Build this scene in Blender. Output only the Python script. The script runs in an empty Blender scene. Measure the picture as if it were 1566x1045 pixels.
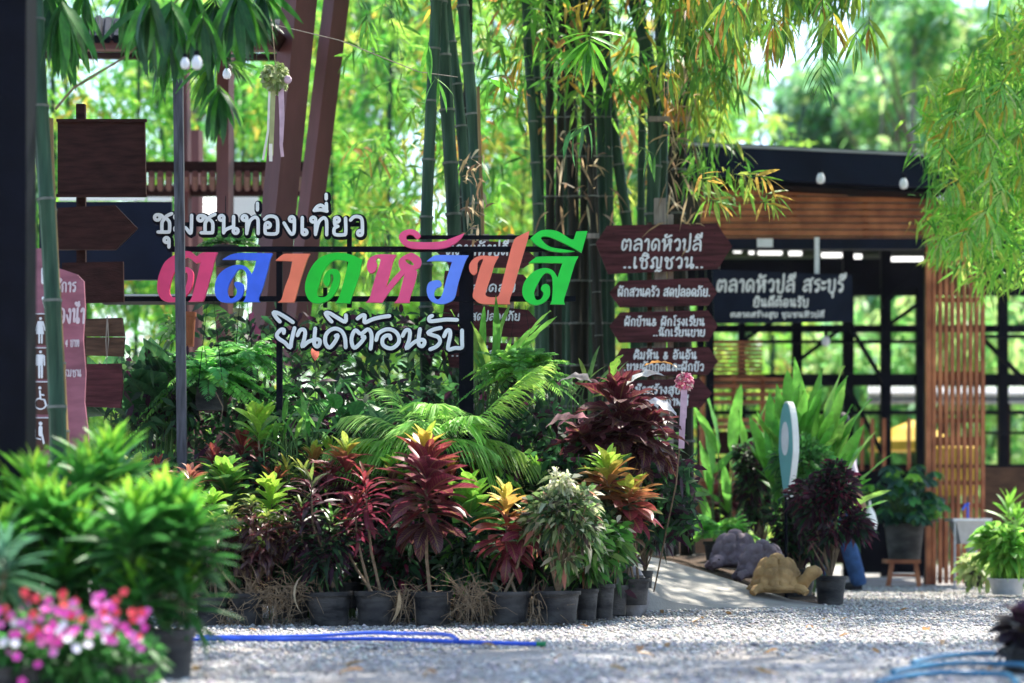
import bpy, math, random
import numpy as np
from mathutils import Vector, Matrix, Quaternion
from mathutils.geometry import tessellate_polygon

R = math.radians
rng = np.random.default_rng(11)
random.seed(5)
scene = bpy.context.scene
COL = scene.collection

# ------------------------------------------------------------------ camera, sky, sun, exposure
F = 3480.0            # focal length in photo pixels (photo is 1566 wide)
HZ = 805.0            # horizon row of the photo
CAMZ = 0.62
cam_d = bpy.data.cameras.new('camera'); cam = bpy.data.objects.new('camera', cam_d); COL.objects.link(cam)
cam.location = (0, 0, CAMZ); cam.rotation_euler = (R(90), 0, 0)
cam_d.sensor_width = 36; cam_d.lens = 36 * F / 1566; cam_d.shift_y = (HZ - 522.5) / 1566
cam_d.clip_start = 0.1; cam_d.clip_end = 2000
cam_d.dof.use_dof = True; cam_d.dof.focus_distance = 15.2; cam_d.dof.aperture_fstop = 1.35
scene.camera = cam

SUN = Vector((0.34, 0.50, 0.98)).normalized()      # towards the sun: high, behind the plants, from the right
w = bpy.data.worlds.new('World'); scene.world = w; w.use_nodes = True
nt = w.node_tree; bg = nt.nodes['Background']
sky = nt.nodes.new('ShaderNodeTexSky'); sky.sky_type = 'NISHITA'; sky.sun_disc = False
sky.sun_elevation = math.asin(SUN.z); sky.sun_rotation = math.atan2(SUN.x, SUN.y)
sky.air_density = 1.0; sky.dust_density = 1.2; sky.ozone_density = 1.0
nt.links.new(sky.outputs[0], bg.inputs[0]); bg.inputs[1].default_value = 0.15
sl = bpy.data.lights.new('sun', 'SUN'); sl.energy = 5.0; sl.angle = R(0.55); sl.color = (1.0, 0.94, 0.83)
so = bpy.data.objects.new('sun', sl); COL.objects.link(so); so.location = (6, 10, 18)
so.rotation_euler = (-SUN).to_track_quat('-Z', 'Y').to_euler()
vs = scene.view_settings; vs.view_transform = 'Standard'; vs.look = 'None'; vs.gamma = 1.0
vs.exposure = 1.5; vs.use_curve_mapping = False
scene.cycles.use_denoising = True
scene.cycles.max_bounces = 7; scene.cycles.diffuse_bounces = 4; scene.cycles.transmission_bounces = 5
scene.cycles.transparent_max_bounces = 6; scene.cycles.sample_clamp_indirect = 6.0
scene.cycles.caustics_reflective = False; scene.cycles.caustics_refractive = False

def W(px, py, d):
    """point seen at photo pixel (px, py) at distance d"""
    return Vector(((px - 783) * d / F, d, CAMZ + (HZ - py) * d / F))
def G(py):            # distance at which the ground shows in row py
    return CAMZ * F / (py - HZ)

# ------------------------------------------------------------------ materials
def new_mat(name):
    m = bpy.data.materials.new(name); m.use_nodes = True
    n = m.node_tree.nodes; l = m.node_tree.links
    return m, n, l, n['Principled BSDF']
def mat(name, col, rough=0.6, var=0.25, scale=12.0, bump=0.0, bscale=40.0, metal=0.0, stretch=None, col2=None, spec=0.28):
    m, n, l, p = new_mat(name)
    p.inputs['Roughness'].default_value = rough; p.inputs['Metallic'].default_value = metal
    p.inputs['Specular IOR Level'].default_value = spec
    tc = n.new('ShaderNodeTexCoord'); src = tc.outputs['Object']
    if stretch:
        mp = n.new('ShaderNodeMapping'); mp.inputs['Scale'].default_value = stretch
        l.new(src, mp.inputs[0]); src = mp.outputs[0]
    no = n.new('ShaderNodeTexNoise'); no.inputs['Scale'].default_value = scale; no.inputs['Detail'].default_value = 6
    l.new(src, no.inputs['Vector'])
    rp = n.new('ShaderNodeValToRGB')
    c2 = col2 or tuple(min(1, c * (1 + var)) for c in col)
    rp.color_ramp.elements[0].position = 0.3; rp.color_ramp.elements[1].position = 0.7
    rp.color_ramp.elements[0].color = tuple(c * (1 - var) for c in col) + (1,)
    rp.color_ramp.elements[1].color = tuple(c2) + (1,)
    l.new(no.outputs[0], rp.inputs[0]); l.new(rp.outputs[0], p.inputs['Base Color'])
    if bump:
        n2 = n.new('ShaderNodeTexNoise'); n2.inputs['Scale'].default_value = bscale; n2.inputs['Detail'].default_value = 5
        l.new(src, n2.inputs['Vector'])
        b = n.new('ShaderNodeBump'); b.inputs['Strength'].default_value = bump; b.inputs['Distance'].default_value = 0.02
        l.new(n2.outputs[0], b.inputs['Height']); l.new(b.outputs[0], p.inputs['Normal'])
    return m
def leaf_mat(name, attr=None, veins=0.0, trans=0.4, rough=0.42, vein_col=(0.55, 0.42, 0.10)):
    """leaf surface; colour from the object's colour (attr None) or from a mesh colour attribute"""
    m, n, l, p = new_mat(name)
    if attr:
        a = n.new('ShaderNodeAttribute'); a.attribute_name = attr; col = a.outputs['Color']
    else:
        a = n.new('ShaderNodeObjectInfo'); col = a.outputs['Color']
    tc = n.new('ShaderNodeTexCoord')
    no = n.new('ShaderNodeTexNoise'); no.inputs['Scale'].default_value = 9; l.new(tc.outputs['Object'], no.inputs['Vector'])
    hs = n.new('ShaderNodeHueSaturation'); l.new(col, hs.inputs['Color'])
    mr = n.new('ShaderNodeMapRange'); mr.inputs[1].default_value = 0.3; mr.inputs[2].default_value = 0.7
    mr.inputs[3].default_value = 0.7; mr.inputs[4].default_value = 1.35
    l.new(no.outputs[0], mr.inputs[0]); l.new(mr.outputs[0], hs.inputs['Value'])
    col = hs.outputs[0]
    if veins:
        uv = n.new('ShaderNodeUVMap'); uv.uv_map = 'UVMap'
        sp = n.new('ShaderNodeSeparateXYZ'); l.new(uv.outputs[0], sp.inputs[0])
        def M(op, a_, b_=None, c_=None):
            q = n.new('ShaderNodeMath'); q.operation = op
            for i, v in enumerate((a_, b_, c_)):
                if v is None: continue
                if isinstance(v, (int, float)): q.inputs[i].default_value = v
                else: l.new(v, q.inputs[i])
            return q.outputs[0]
        u = M('ABSOLUTE', M('SUBTRACT', sp.outputs[0], 0.5))
        mid = M('LESS_THAN', u, 0.05)
        side = M('GREATER_THAN', M('SINE', M('MULTIPLY', M('SUBTRACT', sp.outputs[1], M('MULTIPLY', u, 0.35)), 75.0)), 0.72)
        side = M('MULTIPLY', side, 0.55)
        f = M('MULTIPLY', M('MAXIMUM', mid, side), veins)
        mx = n.new('ShaderNodeMix'); mx.data_type = 'RGBA'
        # the veins are paler than the blade
        bright = n.new('ShaderNodeMix'); bright.data_type = 'RGBA'; bright.inputs[0].default_value = 0.35
        l.new(col, bright.inputs[6]); bright.inputs[7].default_value = vein_col + (1,)
        l.new(f, mx.inputs[0]); l.new(col, mx.inputs[6]); l.new(bright.outputs[2], mx.inputs[7])
        col = mx.outputs[2]
    l.new(col, p.inputs['Base Color']); p.inputs['Roughness'].default_value = rough
    p.inputs['Specular IOR Level'].default_value = 0.45
    t = n.new('ShaderNodeBsdfTranslucent')
    g = n.new('ShaderNodeGamma'); g.inputs[1].default_value = 0.85; l.new(col, g.inputs[0]); l.new(g.outputs[0], t.inputs[0])
    ms = n.new('ShaderNodeMixShader'); ms.inputs[0].default_value = trans
    l.new(p.outputs[0], ms.inputs[1]); l.new(t.outputs[0], ms.inputs[2])
    l.new(ms.outputs[0], n['Material Output'].inputs['Surface'])
    return m
def attr_mat(name, rough=0.8, bump=0.0):
    m, n, l, p = new_mat(name)
    a = n.new('ShaderNodeAttribute'); a.attribute_name = 'tint'; l.new(a.outputs['Color'], p.inputs['Base Color'])
    p.inputs['Roughness'].default_value = rough
    return m

M_ = {}
M_['leaf'] = leaf_mat('veined_leaf', veins=0.75, trans=0.36, rough=0.38)
M_['leaf_plain'] = leaf_mat('plain_leaf', veins=0.22, trans=0.42, rough=0.4, vein_col=(0.3, 0.45, 0.12))
M_['mass'] = leaf_mat('leaf_mass', attr='tint', trans=0.58, rough=0.5)
M_['petal'] = leaf_mat('petal', attr='tint', trans=0.35, rough=0.6)
M_['black_steel'] = mat('black_steel', (0.003, 0.0035, 0.008), 0.6, 0.3, 8, 0.15, 60, spec=0.08)
M_['weathered_steel'] = mat('weathered_steel', (0.055, 0.058, 0.075), 0.6, 0.6, 14, 0.3, 80, stretch=(3, 3, 0.3))
M_['brown_paint'] = mat('brown_paint', (0.115, 0.040, 0.040), 0.55, 0.25, 5, 0.1, 50, stretch=(1, 1, 0.3))
M_['brown_wood'] = mat('dark_brown_wood', (0.028, 0.010, 0.009), 0.65, 0.45, 6, 0.4, 30, stretch=(1, 1, 6), spec=0.1)
M_['board'] = mat('maroon_board', (0.070, 0.019, 0.023), 0.65, 0.55, 5, 0.5, 35, stretch=(0.7, 1, 7), spec=.15)
M_['slat'] = mat('stained_slat', (0.30, 0.075, 0.033), 0.5, 0.4, 4, 0.2, 30, stretch=(1, 1, 1), col2=(0.52, 0.19, 0.085))
M_['grey_wood'] = mat('grey_wood', (0.26, 0.22, 0.19), 0.85, 0.35, 8, 0.5, 30, stretch=(6, 6, 0.6))
M_['old_wood'] = mat('old_wood', (0.075, 0.040, 0.025), 0.85, 0.5, 5, 0.6, 20, stretch=(1, 1, 6))
M_['pot'] = mat('black_plastic', (0.010, 0.012, 0.018), 0.55, 0.5, 5, 0.35, 30, stretch=(1, 1, 2.5), col2=(0.075, 0.072, 0.070), spec=0.2)
M_['soil'] = mat('soil', (0.055, 0.033, 0.020), 0.95, 0.5, 30, 0.8, 60)
M_['straw'] = mat('dry_straw', (0.20, 0.14, 0.085), 0.85, 0.5, 40)
M_['stem'] = mat('bark_stem', (0.17, 0.12, 0.075), 0.8, 0.4, 30, 0.4, 60)
M_['green_stem'] = mat('green_stem', (0.06, 0.13, 0.03), 0.6, 0.3, 20)
M_['white'] = mat('white_paint', (0.76, 0.76, 0.79), 0.5, 0.10, 9)
M_['paint_text'] = mat('white_brush_paint', (0.72, 0.71, 0.73), 0.6, 0.15, 40)
M_['outline'] = mat('black_outline', (0.004, 0.004, 0.010), 0.6, 0.2, 10, spec=0.08)
M_['gravel'] = attr_mat('gravel_stone', 0.95)
M_['concrete'] = mat('concrete', (0.29, 0.275, 0.25), 0.9, 0.22, 3.5, 0.35, 60)
M_['hose'] = mat('blue_hose', (0.04, 0.11, 0.62), 0.35, 0.15, 20)
M_['hose2'] = mat('teal_hose', (0.03, 0.17, 0.30), 0.35, 0.15, 20)
M_['steel'] = mat('stainless', (0.42, 0.43, 0.45), 0.45, 0.1, 20, metal=0.35)
M_['terracotta'] = mat('terracotta', (0.38, 0.12, 0.06), 0.8, 0.3, 10)

# ------------------------------------------------------------------ mesh building
class MB:
    def __init__(s): s.v = []; s.f = []; s.tint = None
    def box(s, x0, x1, y0, y1, z0, z1):
        b = len(s.v); s.v += [(x, y, z) for z in (z0, z1) for y in (y0, y1) for x in (x0, x1)]
        s.f += [tuple(b + i for i in q) for q in ((0, 2, 3, 1), (4, 5, 7, 6), (0, 1, 5, 4), (2, 6, 7, 3), (0, 4, 6, 2), (1, 3, 7, 5))]
        return s
    def hexa(s, pts):     # 8 points ordered like box: bottom four then top four
        b = len(s.v); s.v += [tuple(p) for p in pts]
        s.f += [tuple(b + i for i in q) for q in ((0, 2, 3, 1), (4, 5, 7, 6), (0, 1, 5, 4), (2, 6, 7, 3), (0, 4, 6, 2), (1, 3, 7, 5))]
        return s
    def beam(s, p, q, a, b, up=(0, 1, 0)):
        """square bar from p to q, a wide across, b deep along 'up'"""
        p = Vector(p); q = Vector(q); d = (q - p).normalized(); u = Vector(up)
        u = (u - d * u.dot(d)).normalized(); r = d.cross(u) * (a / 2); u = u * (b / 2)
        return s.hexa([p - r - u, p + r - u, p - r + u, p + r + u, q - r - u, q + r - u, q - r + u, q + r + u])
    def tube(s, pts, rad, n=8, flat=None, cap=True):
        pts = [Vector(p) for p in pts]; k = len(pts)
        if isinstance(rad, (int, float)): rad = [rad] * k
        tang = []
        for i in range(k):
            t = pts[min(i + 1, k - 1)] - pts[max(i - 1, 0)]
            tang.append(t.normalized() if t.length > 1e-9 else Vector((0, 0, 1)))
        ref = Vector((0, 1, 0)) if abs(tang[0].y) < 0.9 else Vector((1, 0, 0))
        b = len(s.v)
        for i in range(k):
            t = tang[i]; u = (ref - t * ref.dot(t))
            if u.length < 1e-5: u = t.orthogonal()
            u.normalize(); r = t.cross(u); ref = u
            for j in range(n):
                a = 2 * math.pi * j / n
                o = (u * math.cos(a) + r * math.sin(a)) * rad[i]
                if flat: o.y *= flat
                s.v.append(tuple(pts[i] + o))
        for i in range(k - 1):
            for j in range(n):
                j2 = (j + 1) % n
                s.f.append((b + i * n + j, b + i * n + j2, b + (i + 1) * n + j2, b + (i + 1) * n + j))
        if cap:
            s.f.append(tuple(b + j for j in reversed(range(n)))); s.f.append(tuple(b + (k - 1) * n + j for j in range(n)))
        return s
    def stroke(s, pts, r, flat=0.35, n=8):
        """painted or cut-out stroke in the XZ plane with rounded ends"""
        p = [Vector(q) for q in pts]
        a = (p[0] - p[1]).normalized(); z = (p[-1] - p[-2]).normalized()
        pp = [p[0] + a * r * .95, p[0] + a * r * .7] + p + [p[-1] + z * r * .7, p[-1] + z * r * .95]
        rr = [r * .25, r * .7] + [r] * len(p) + [r * .7, r * .25]
        return s.tube(pp, rr, n, flat)
    def lathe(s, c, prof, n=24, sx=1.0, sy=1.0, wob=0.0):
        b = len(s.v); k = len(prof); c = Vector(c)
        for r, z in prof:
            for j in range(n):
                a = 2 * math.pi * j / n; q = 1 + wob * math.sin(3 * a + z * 9)
                s.v.append((c.x + r * q * math.cos(a) * sx, c.y + r * q * math.sin(a) * sy, c.z + z))
        for i in range(k - 1):
            for j in range(n):
                j2 = (j + 1) % n
                s.f.append((b + i * n + j, b + i * n + j2, b + (i + 1) * n + j2, b + (i + 1) * n + j))
        if prof[0][0] > 1e-4: s.f.append(tuple(b + j for j in reversed(range(n))))
        if prof[-1][0] > 1e-4: s.f.append(tuple(b + (k - 1) * n + j for j in range(n)))
        return s
    def prism(s, loops, y0, y1):
        """loops of (x, z): outline first, then holes; solid from y0 (front) to y1"""
        vec = [[Vector((x, z, 0)) for x, z in lp] for lp in loops]
        flat = [p for lp in vec for p in lp]; b = len(s.v); n = len(flat)
        s.v += [(p.x, y0, p.y) for p in flat] + [(p.x, y1, p.y) for p in flat]
        for t in tessellate_polygon(vec):
            s.f.append(tuple(b + i for i in t)); s.f.append(tuple(b + n + i for i in reversed(t)))
        o = 0
        for lp in loops:
            m = len(lp)
            for i in range(m):
                j = (i + 1) % m; s.f.append((b + o + i, b + o + j, b + n + o + j, b + n + o + i))
            o += m
        return s
    def ball(s, c, r, n=10, k=6, sx=1, sy=1, sz=1):
        prof = [(max(1e-5, math.sin(math.pi * i / k)) * r, -math.cos(math.pi * i / k) * r * sz) for i in range(k + 1)]
        return s.lathe(c, prof, n, sx, sy)
    def mesh(s, name, m, origin=(0, 0, 0), smooth=True, angle=35):
        me = bpy.data.meshes.new(name); o = Vector(origin)
        me.from_pydata([(x - o.x, y - o.y, z - o.z) for x, y, z in s.v], [], s.f)
        me.materials.append(m)
        if smooth:
            me.polygons.foreach_set('use_smooth', [True] * len(me.polygons)); me.set_sharp_from_angle(angle=R(angle))
        return me

def tag(o, label=None, cat=None, group=None, kind=None):
    if label: o['label'] = label
    if cat: o['category'] = cat
    if group: o['group'] = group
    if kind: o['kind'] = kind
    return o
def thing(name, loc, label, cat, group=None):
    o = bpy.data.objects.new(name, None); COL.objects.link(o); o.location = loc; o.empty_display_size = 0.1
    return tag(o, label, cat, group)
def wl(o):            # world position of an unrotated chain
    p = Vector(o.location)
    while o.parent: o = o.parent; p += o.location
    return p
def part(name, mb, m, parent, smooth=True, label=None, kind=None, angle=35):
    og = wl(parent) if parent else Vector((0, 0, 0))
    o = bpy.data.objects.new(name, mb.mesh(name, m, og, smooth, angle)); COL.objects.link(o)
    o.parent = parent
    return tag(o, label, None, None, kind)
def single(name, mb, m, label, cat, group=None, smooth=True, kind=None):
    v = np.array(mb.v); og = Vector((float(v[:, 0].mean()), float(v[:, 1].mean()), float(v[:, 2].min())))
    o = bpy.data.objects.new(name, mb.mesh(name, m, og, smooth)); COL.objects.link(o); o.location = og
    return tag(o, label, cat, group, kind)
def struct(name, mb, m, smooth=False):
    o = bpy.data.objects.new(name, mb.mesh(name, m, (0, 0, 0), smooth)); COL.objects.link(o)
    return tag(o, kind='structure')

def smooth_line(pts, n=5, closed=False, corners=()):
    """Catmull-Rom through the points; corner points stay sharp"""
    k = len(pts); out = []
    P = [np.array(p[:2], float) for p in pts]; C = [len(p) > 2 or i in corners for i, p in enumerate(pts)]
    rngi = range(k if closed else k - 1)
    for i in rngi:
        p1 = P[i]; p2 = P[(i + 1) % k]
        p0 = P[i - 1] if (closed or i > 0) and not C[i] else 2 * p1 - p2 if not C[i] else p1 - (p2 - p1) * .5
        p3 = P[(i + 2) % k] if (closed or i + 2 < k) and not C[(i + 1) % k] else p2 + (p2 - p1) * .5
        for j in range(n):
            t = j / n
            out.append(tuple(0.5 * ((2 * p1) + (p2 - p0) * t + (2 * p0 - 5 * p1 + 4 * p2 - p3) * t * t + (3 * p1 - p0 - 3 * p2 + p3) * t ** 3)))
    if not closed: out.append(tuple(P[-1]))
    return out

# ---- leaves
def leaf_mesh(name, m, wid=0.3, fold=0.25, droop=0.35, peak=0.45, seg=6, wavy=0.0, tip=1.0, twist=0.0, serr=0.0):
    """leaf blade of length 1 along +Y, upper side +Z"""
    v = []; f = []; uv = []
    for i in range(seg + 1):
        t = i / seg
        wv = wid * 0.5 * (math.sin(math.pi * min(1, t ** (math.log(0.5) / math.log(peak)))) ** 0.8 if 0 < t < 1 else 0.0) + (0.012 if t < 1 else 0.0)
        a = droop * t
        y = math.sin(a) / droop if abs(droop) > 1e-3 else t
        z = -(1 - math.cos(a)) / droop if abs(droop) > 1e-3 else 0
        z += 0
        wz = wavy * math.sin(t * 17) * wid * .5
        tw = twist * t
        for sx in (-1, 0, 1):
            q = wv * (1 + serr * (i % 2))
            x = sx * q; zz = abs(sx) * q * fold + sx * wz
            v.append((x * math.cos(tw) - zz * math.sin(tw), y, z + zz * math.cos(tw) + x * math.sin(tw)))
            uv.append((0.5 + 0.5 * sx, t))
    for i in range(seg):
        for j in (0, 1):
            a = i * 3 + j; f.append((a, a + 1, a + 4, a + 3))
    me = bpy.data.meshes.new(name); me.from_pydata(v, [], f); me.materials.append(m)
    u = me.uv_layers.new(name='UVMap')
    for lp in me.loops: u.data[lp.index].uv = uv[lp.vertex_index]
    me.polygons.foreach_set('use_smooth', [True] * len(me.polygons))
    return me
def leaf_set(key, n, m, **k):
    out = []
    for i in range(n):
        q = dict(k); q['droop'] = k.get('droop', .4) * random.uniform(.5, 1.5) + 0.05
        q['twist'] = random.uniform(-.5, .5) * k.get('twist', 1); q['wid'] = k.get('wid', .3) * random.uniform(.85, 1.15)
        out.append(leaf_mesh(key + '_blade', m, **q))
    return out
def put_leaf(parent, meshes, pos, d, length, col, roll=0.0, name='leaf', wscale=1.0):
    o = bpy.data.objects.new(name, random.choice(meshes)); COL.objects.link(o); o.parent = parent
    d = Vector(d).normalized()
    x = d.cross(Vector((0, 0, 1)))
    if x.length < 1e-3: x = Vector((1, 0, 0))
    x.normalize(); z = x.cross(d)
    if roll:
        q = Quaternion(d, roll); x = q @ x; z = q @ z
    m = Matrix((x * length * wscale, d * length, z * length)).transposed().to_4x4()
    m.translation = Vector(pos) - wl(parent)
    o.matrix_local = m; o.color = (*col, 1)
    return o
def jitter(c, a=0.15):
    k = 1 + random.uniform(-a, a)
    return tuple(max(0, min(1, q * k * (1 + random.uniform(-a, a) * .5))) for q in c)
def grad(stops, t):
    for (t0, c0), (t1, c1) in zip(stops, stops[1:]):
        if t <= t1:
            k = max(0, (t - t0) / max(1e-6, t1 - t0)); return tuple(a + (b - a) * k for a, b in zip(c0, c1))
    return stops[-1][1]

def mass_mesh(name, P, D, L, Wd, C, m, droop=0.35, origin=(0, 0, 0)):
    """many small leaves in one mesh: base points P, directions D, lengths L, widths Wd, colours C (numpy)"""
    N = len(P); D = D / np.maximum(1e-6, np.linalg.norm(D, axis=1, keepdims=True))
    rnd = rng.normal(size=(N, 3)); X = np.cross(D, rnd); X /= np.maximum(1e-6, np.linalg.norm(X, axis=1, keepdims=True))
    Z = np.array([[0, 0, -1.0]])
    V = np.empty((N, 6, 3)); L = L[:, None]; w2 = Wd[:, None] / 2
    def ctr(t): return P + D * L * t + Z * L * droop * t * t
    V[:, 0] = P; V[:, 1] = ctr(.35) - X * w2; V[:, 2] = ctr(.35) + X * w2
    V[:, 3] = ctr(.7) - X * w2 * .7; V[:, 4] = ctr(.7) + X * w2 * .7; V[:, 5] = ctr(1.0)
    V = V.reshape(-1, 3) - np.array(origin)[None]
    b = (np.arange(N) * 6)[:, None]
    loops = np.concatenate([b + 0, b + 2, b + 1, b + 1, b + 2, b + 4, b + 3, b + 3, b + 4, b + 5], axis=1).reshape(-1)
    me = bpy.data.meshes.new(name); me.vertices.add(N * 6); me.vertices.foreach_set('co', V.reshape(-1))
    me.loops.add(N * 10); me.loops.foreach_set('vertex_index', loops.astype(np.int32))
    me.polygons.add(N * 3)
    st = (np.arange(N) * 10)[:, None] + np.array([[0, 3, 7]]); me.polygons.foreach_set('loop_start', st.reshape(-1).astype(np.int32))
    me.update(calc_edges=True)
    ca = me.color_attributes.new('tint', 'FLOAT_COLOR', 'POINT')
    cc = np.concatenate([np.repeat(C, 6, axis=0), np.ones((N * 6, 1))], axis=1)
    ca.data.foreach_set('color', cc.reshape(-1).astype(np.float32)); me.materials.append(m)
    return me
def mass(name, P, D, L, Wd, C, m=None, parent=None, droop=0.35, kind='stuff', label=None, cat=None):
    P = np.asarray(P, float)
    og = wl(parent) if parent else Vector((0, 0, 0))
    me = mass_mesh(name, P, np.asarray(D, float), np.asarray(L, float), np.asarray(Wd, float), np.asarray(C, float), m or M_['mass'], droop, tuple(og))
    o = bpy.data.objects.new(name, me); COL.objects.link(o); o.parent = parent
    return tag(o, label, cat, None, kind)
def palette(n, cols, wts, jit=0.25):
    cols = np.array(cols); i = rng.choice(len(cols), n, p=np.array(wts) / sum(wts))
    return np.clip(cols[i] * (1 + rng.uniform(-jit, jit, (n, 1))) * (1 + rng.uniform(-.08, .08, (n, 3))), 0, 1)
def sprays(C, per=9, twig=0.35, L=0.2, wd=0.03, down=0.7, spread=0.9):
    """bamboo sprays: for every centre in C (N,3) a hanging twig with leaves; returns P, D, L, W"""
    N = len(C); C = np.repeat(C, per, axis=0); k = np.tile(np.arange(per) / per, N)
    td = rng.normal(size=(N, 3)); td[:, 2] = -abs(td[:, 2]) * .6 - .2; td /= np.linalg.norm(td, axis=1, keepdims=True)
    td = np.repeat(td, per, axis=0)
    P = C + td * (k[:, None] - .5) * twig + rng.normal(scale=.02, size=C.shape)
    D = td * .5 + rng.normal(size=C.shape) * spread * .5; D[:, 2] -= down
    n = len(P)
    return P, D, L * rng.uniform(.6, 1.25, n), wd * rng.uniform(.7, 1.3, n)
# ------------------------------------------------------------------ ground
def gravel_ground():
    m, n, l, p = new_mat('gravel_ground')
    p.inputs['Roughness'].default_value = 0.95
    tc = n.new('ShaderNodeTexCoord')
    def noise(s, d=6):
        q = n.new('ShaderNodeTexNoise'); q.inputs['Scale'].default_value = s; q.inputs['Detail'].default_value = d
        l.new(tc.outputs['Object'], q.inputs['Vector']); return q.outputs[0]
    vo = n.new('ShaderNodeTexVoronoi'); vo.inputs['Scale'].default_value = 38; l.new(tc.outputs['Object'], vo.inputs['Vector'])
    r = n.new('ShaderNodeValToRGB'); e = r.color_ramp.elements
    e[0].position = .25; e[0].color = (.17, .165, .165, 1); e[1].position = .75; e[1].color = (.38, .37, .37, 1)
    l.new(noise(55), r.inputs[0])
    r2 = n.new('ShaderNodeValToRGB'); e = r2.color_ramp.elements
    e[0].position = .38; e[0].color = (.25, .205, .16, 1); e[1].position = .62; e[1].color = (.46, .44, .43, 1)
    l.new(noise(1.3), r2.inputs[0])
    mx = n.new('ShaderNodeMix'); mx.data_type = 'RGBA'; mx.inputs[0].default_value = .5
    l.new(r.outputs[0], mx.inputs[6]); l.new(r2.outputs[0], mx.inputs[7])
    l.new(mx.outputs[2], p.inputs['Base Color'])
    b = n.new('ShaderNodeBump'); b.inputs['Strength'].default_value = .8; b.inputs['Distance'].default_value = .02
    l.new(vo.outputs['Distance'], b.inputs['Height']); l.new(b.outputs[0], p.inputs['Normal'])
    return m
def green_ground():
    return mat('grassy_soil', (0.06, 0.075, 0.025), 0.95, 0.5, 1.5, 0.3, 8)
g = MB(); nx, ny = 40, 60
for j in range(ny + 1):
    y = 2 + 34 * j / ny
    for i in range(nx + 1):
        x = -20 + 40 * i / nx
        g.v.append((x, y, 0.006 * math.sin(x * 3.1 + y * 1.3) * math.cos(y * 2.3)))
for j in range(ny):
    for i in range(nx):
        a = j * (nx + 1) + i; g.f.append((a, a + 1, a + nx + 2, a + nx + 1))
struct('gravel_yard', g, gravel_ground(), True)
g = MB(); g.v += [(-280, -60, -.03), (280, -60, -.03), (280, 300, -.03), (-280, 300, -.03)]; g.f.append((0, 1, 2, 3))
struct('ground', g, green_ground())
# far hillside that closes the view behind the trees
g = MB(); hx = np.linspace(-120, 120, 41)
for k, (y, s) in enumerate(((95, 0), (110, .6), (130, 1.0), (160, 1.1))):
    for x in hx: g.v.append((x, y, -.1 + s * (10 + 2.5 * math.sin(x * .09) + 1.5 * math.sin(x * .23 + 1) - .05 * x)))
for k in range(3):
    for i in range(40):
        a = k * 41 + i; g.f.append((a, a + 1, a + 42, a + 41))
struct('hillside', g, mat('hill_scrub', (0.10, 0.17, 0.05), 0.9, 0.6, .12, 0.2, 2), True)

# gravel stones, real geometry near the camera
def stones():
    N = 64000
    d = rng.uniform(0, 1, N) ** 1.2 * 15 + 8.6; x = rng.uniform(-1, 1, N) * (d * .235)
    # sparse bare dirt track in front, thicker gravel at the pots
    keep = rng.uniform(size=N) < np.where(d < 11.4, .10 + .75 * np.clip(.5 + .5 * np.sin(x * 1.7 + d * 2.1) + .4 * np.sin(x * 4.3 - d * 1.3), 0, 1) ** 1.5, .92)
    d = d[keep]; x = x[keep]; n = len(d)
    r = rng.uniform(.005, .012, n) * (1 + .6 * (rng.uniform(size=n) > .93))
    o = np.array([[1, 0, 0], [0, 1, 0], [-1, 0, 0], [0, -1, 0], [0, 0, 1], [0, 0, -1.0]])
    V = o[None] * (1 + rng.uniform(-.35, .5, (n, 6, 1))) * r[:, None, None] * np.array([1, 1, .62])
    a = rng.uniform(0, 6.28, n); c, s = np.cos(a)[:, None], np.sin(a)[:, None]
    X = V[:, :, 0] * c - V[:, :, 1] * s; Y = V[:, :, 0] * s + V[:, :, 1] * c
    V[:, :, 0] = X + x[:, None]; V[:, :, 1] = Y + d[:, None]; V[:, :, 2] += (r * .35 + .002)[:, None]
    T = np.array([[0, 1, 4], [1, 2, 4], [2, 3, 4], [3, 0, 4], [1, 0, 5], [2, 1, 5], [3, 2, 5], [0, 3, 5]])
    idx = ((np.arange(n) * 6)[:, None, None] + T[None]).reshape(-1)
    me = bpy.data.meshes.new('gravel'); me.vertices.add(n * 6); me.vertices.foreach_set('co', V.reshape(-1))
    me.loops.add(n * 24); me.loops.foreach_set('vertex_index', idx.astype(np.int32))
    me.polygons.add(n * 8); me.polygons.foreach_set('loop_start', (np.arange(n * 8) * 3).astype(np.int32)); me.update(calc_edges=True)
    C = palette(n, [(.44, .42, .41), (.32, .305, .30), (.58, .56, .54), (.18, .17, .17), (.42, .36, .30)], [4, 3, 3, .7, 1], .2)
    ca = me.color_attributes.new('tint', 'FLOAT_COLOR', 'POINT')
    ca.data.foreach_set('color', np.concatenate([np.repeat(C, 6, 0), np.ones((n * 6, 1))], 1).reshape(-1).astype(np.float32))
    me.materials.append(M_['gravel'])
    ob = bpy.data.objects.new('gravel', me); COL.objects.link(ob)
    tag(ob, 'loose grey crushed gravel over the yard in front of the pots', 'gravel', None, 'stuff')
stones()
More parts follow.
